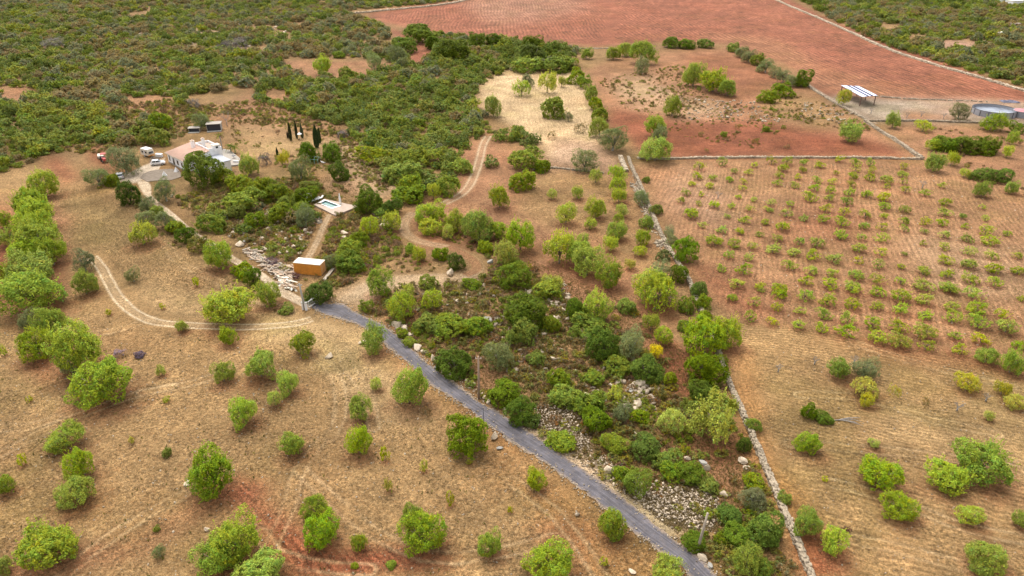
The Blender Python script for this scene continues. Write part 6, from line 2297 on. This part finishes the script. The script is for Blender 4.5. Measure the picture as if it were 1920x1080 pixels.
def timber(poly, n, label, ang, seed, mats=('timber', 'grey_timber')):
    rr = random.Random(seed)
    P = pp(poly)
    c = W(sum(q[0] for q in P) / len(P), sum(q[1] for q in P) / len(P))
    r = empty('timber_pile', (c[0], c[1], gz(*c)), 0, label, 'timber', 'timber piles beside the driveway')
    pts = scatter(poly, n)
    prot = [MB().box(-.5, .5, -.5, .5, -.5, .5).mesh('plank', m_) for m_ in mats]
    for i in range(n):
        L = rr.uniform(.8, 2.6)
        o = link('plank', prot[rr.randrange(len(prot))], r, (pts[i][0] - c[0], pts[i][1] - c[1], .06 + .75 * rr.random() ** 1.5), 0, (L, rr.uniform(.12, .42), rr.uniform(.08, .2)))
        o.rotation_euler = (rr.uniform(-.2, .2), rr.uniform(-.18, .18), ang + rr.gauss(0, .6))


timber('452 468 480 468 500 484 505 498 480 492', 80, 'upper end of the pale timber heap along the driveway', -.5, 1)
timber('490 490 552 500 552 512 545 524 520 522 495 506', 150, 'main pale timber heap against the container', -.15, 2)
timber('520 522 545 525 556 545 545 545 525 532', 60, 'lower tail of the timber heap near the gate', -.8, 3, ('timber', 'white_roof'))
for (px, py, w, h, lab, t) in ((513, 488, 30, 20, 'dark purplish heap of cut brushwood above the timber', (.12, .075, .085)), (557, 516, 18, 18, 'small dark brushwood heap at the container corner', (.11, .05, .05))):
    x, y, D, H = size_up('G', px, py, w, h)
    o = link('brushwood_heap', crowns['G'][0], None, (x, y, gz(x, y)), .4, (D, D, H), t)
    tag(o, lab, 'brushwood')


def pole(px, pb, pt, ptx, label, mat, r0=.14, fittings=True):
    x, y = W(px, pb)
    s = S(px, pb)
    z = gz(x, y)
    # height from where its top is seen
    lo, hi = .5, 14.0
    for _ in range(40):
        mid_ = (lo + hi) / 2
        if PX(np.array(x), np.array(y), mid_)[1] > pt:
            lo = mid_
        else:
            hi = mid_
    h = lo
    xt = (ptx - px) / s
    r = empty('utility_pole', (x, y, z), 0, label, 'pole', 'utility poles along the road')
    MB().tube([(0, 0, -.3), (xt * .5, 0, h * .5), (xt, 0, h)], [r0, r0 * .85, r0 * .65], 8).build('post', mat, r, True)
    if fittings:
        MB().box(xt - .5, xt + .5, -.06, .06, h - .5, h - .38).build('crossarm', mat, r)
        for s_ in (-.4, 0, .4):
            MB().tube([(xt + s_, 0, h - .38), (xt + s_, 0, h - .2)], [.05, .035], 6).build('insulator', 'white_metal', r)
    return r


pole(572, 581, 531, 569, 'grey utility pole beside the white gate', 'concrete', .22)
pole(898, 747, 668, 899, 'brown wooden utility pole at the upper road edge', 'old_pole_wood', .19)
pole(1307, 1034, 962, 1314, 'pale leaning wooden pole by the white stone field', 'grey_timber', .20, False)
pole(908, 812, 763, 907, 'thin black metal post behind the full roadside tree', 'dark_paint', .06, False)
x, y = W(579, 579)
r = empty('gate', (x, y, 0), math.radians(62), 'open white metal gate leaf at the end of the asphalt', 'gate')
g = MB()
g.box(0, 3.4, -.05, .05, .25, .37).box(0, .12, -.05, .05, .25, 1.5).box(3.28, 3.4, -.05, .05, .25, 1.9).box(0, 3.4, -.05, .05, 1.45, 1.57)
g.build('gate_frame', 'white_metal', r)
for i in range(10):
    MB().tube([(.35 + i * .3, 0, .3), (.35 + i * .3, 0, 1.5)], .025, 5).build('bar', 'white_metal', r)
MB().tube([(.1, 0, 1.5), (3.34, 0, 2.1)], .04, 5).build('brace', 'white_metal', r)
for px, py, lab in ((574.5, 581, 'white gate pillar next to the grey pole'), (569, 580, 'second white gate pillar behind the grey pole')):
    x, y = W(px, py)
    r = empty('gate_pillar', (x, y, 0), .3, lab, 'pillar')
    MB().box(-.24, .24, -.24, .24, -.2, 1.5).build('shaft', 'whitewash', r)
    MB().box(-.3, .3, -.3, .3, 1.5, 1.62).build('cap', 'concrete', r)

# ------------------------------------------------------------------ shelter, tanks and far buildings
zr = 3.7
cs = [W(1577, 160, zr), W(1610, 161.5, zr), W(1645, 179, zr), W(1616, 181.5, zr)]        # far-left, far-right, near-right, near-left
c0 = np.mean(cs, 0)
r = empty('shelter', (c0[0], c0[1], 0), 0, 'open shelter with white and blue striped roof on brown posts', 'shelter')
A_, B_, C_, D_ = [np.array(q) - c0 for q in cs]
bands = [(0, .34, 'panel_white'), (.345, .47, 'panel_blue'), (.475, .60, 'panel_white'), (.605, .74, 'panel_blue'), (.745, 1.0, 'panel_white')]
for a, b, m_ in bands:
    p = [D_ + (C_ - D_) * a, D_ + (C_ - D_) * b, A_ + (B_ - A_) * b, A_ + (B_ - A_) * a]
    MB().prism([tuple(q) for q in p], zr - .06, zr + .06).build('roof_panel', m_, r)
for q in (A_ * .93, B_ * .93, C_ * .93, D_ * .93, (C_ + B_) / 2 * .95, (A_ + D_) / 2 * .95):
    MB().box(q[0] - .14, q[0] + .14, q[1] - .14, q[1] + .14, -.1, zr - .07).build('post', 'post_brown', r)
for p, q in ((A_, D_), (B_, C_)):
    MB().tube([(*(p * .93), zr - .2), (*(q * .93), zr - .2)], .1, 5).build('beam', 'post_brown', r)


def tank(px, py, rad, h, label, lid, mats, cat='tank'):
    x, y = W(px, py)
    r = empty('water_tank', (x, y, 0), 0, label, cat, 'round tanks by the yard')
    n = 40
    cir = lambda q: [(math.cos(2 * math.pi * i / n) * q, math.sin(2 * math.pi * i / n) * q) for i in range(n)]
    ring('tank_wall', cir(rad), cir(rad - .15), -.1, h, mats[0], r)
    ring('rim', cir(rad + .05), cir(rad - .22), h + .003, h + .1, mats[1], r)
    if lid:
        MB().tube([(0, 0, h + .02), (0, 0, h + .35)], [rad + .1, .2], 40).build('lid', lid, r)
    else:
        MB().tube([(0, 0, .1), (0, 0, h * .55)], rad - .16, 40).build('water', mats[2], r)
        for i in range(16):
            a = 2 * math.pi * i / 16
            MB().box(rad, rad + .12, -.06, .06, -.1, h).build('stave', mats[1], r, False, (0, 0, 0), a)
    return r


tank(1862, 213.5, 7.3, 2.0, 'large round open steel water tank with grey liner', None, ('tank_grey', 'dark_paint', 'tank_liner'))
tank(1915, 218.5, 3.1, 2.2, 'smaller round tank with a pinkish red lid', 'pink_lid', ('tank_grey', 'tank_grey'))
x, y = W(1893, 191)
tp = MB()
rr_ = random.Random(4)
nn_ = 9
for iy in range(nn_):
    for ix in range(nn_):
        tp.v.append(((ix / 8 - .5) * 6.5, (iy / 8 - .5) * 4.0, .05 + (rr_.random() * .55 if 0 < ix < 8 and 0 < iy < 8 else 0)))
for iy in range(8):
    for ix in range(8):
        q = iy * 9 + ix
        tp.f.append((q, q + 1, q + 10, q + 9))
tag(tp.build('tarpaulin', 'tarp_dark', None, False, (x, y, .05), -.1), 'crumpled dark tarpaulin behind the round tank', 'tarpaulin')


def far_house(px, py, w, d, h, label, rz=0.2, mat='whitewash', roof='white_roof'):
    x, y = W(px, py)
    r = empty('far_house', (x, y, 0), rz, label, 'house', 'far white buildings')
    MB().box(-w / 2, w / 2, -d / 2, d / 2, -.3, h).build('wall', mat, r)
    MB().box(-w / 2 - .3, w / 2 + .3, -d / 2 - .3, d / 2 + .3, h, h + .3).build('roof', roof, r)
    k = max(1, int(w / 4))
    for i in range(k):
        xx = -w / 2 + (i + .5) * w / k
        wd = MB().box(xx - .6, xx + .6, -d / 2 - .06, -d / 2, 1.0, 2.3).build('window', 'glass_dark', r)
        MB().box(xx - .75, xx + .75, -d / 2 - .15, -d / 2 - .061, .85, .98).build('sill', 'concrete', wd)


far_house(1871, 69, 6, 5, 2.6, 'small far white shed in the right-hand scrub')
far_house(1906, 11, 16, 8, 4.0, 'far white house at the top corner of the photo')
far_house(1882, 7, 8, 6, 3.0, 'far low white outbuilding beside the corner house', .1, 'whitewash', 'grey_roof')
far_house(1901, 50, 5, 4, 2.0, 'tiny far roof above the right-hand clearing', .1, 'cream', 'paving')
far_house(80, 1, 16, 6, 3.5, 'far red-roofed building at the top left edge', .05, 'cream', 'terracotta')
far_house(122, 1, 10, 6, 3.0, 'far dark-roofed shed at the top left edge', .05, 'concrete', 'dark_paint')
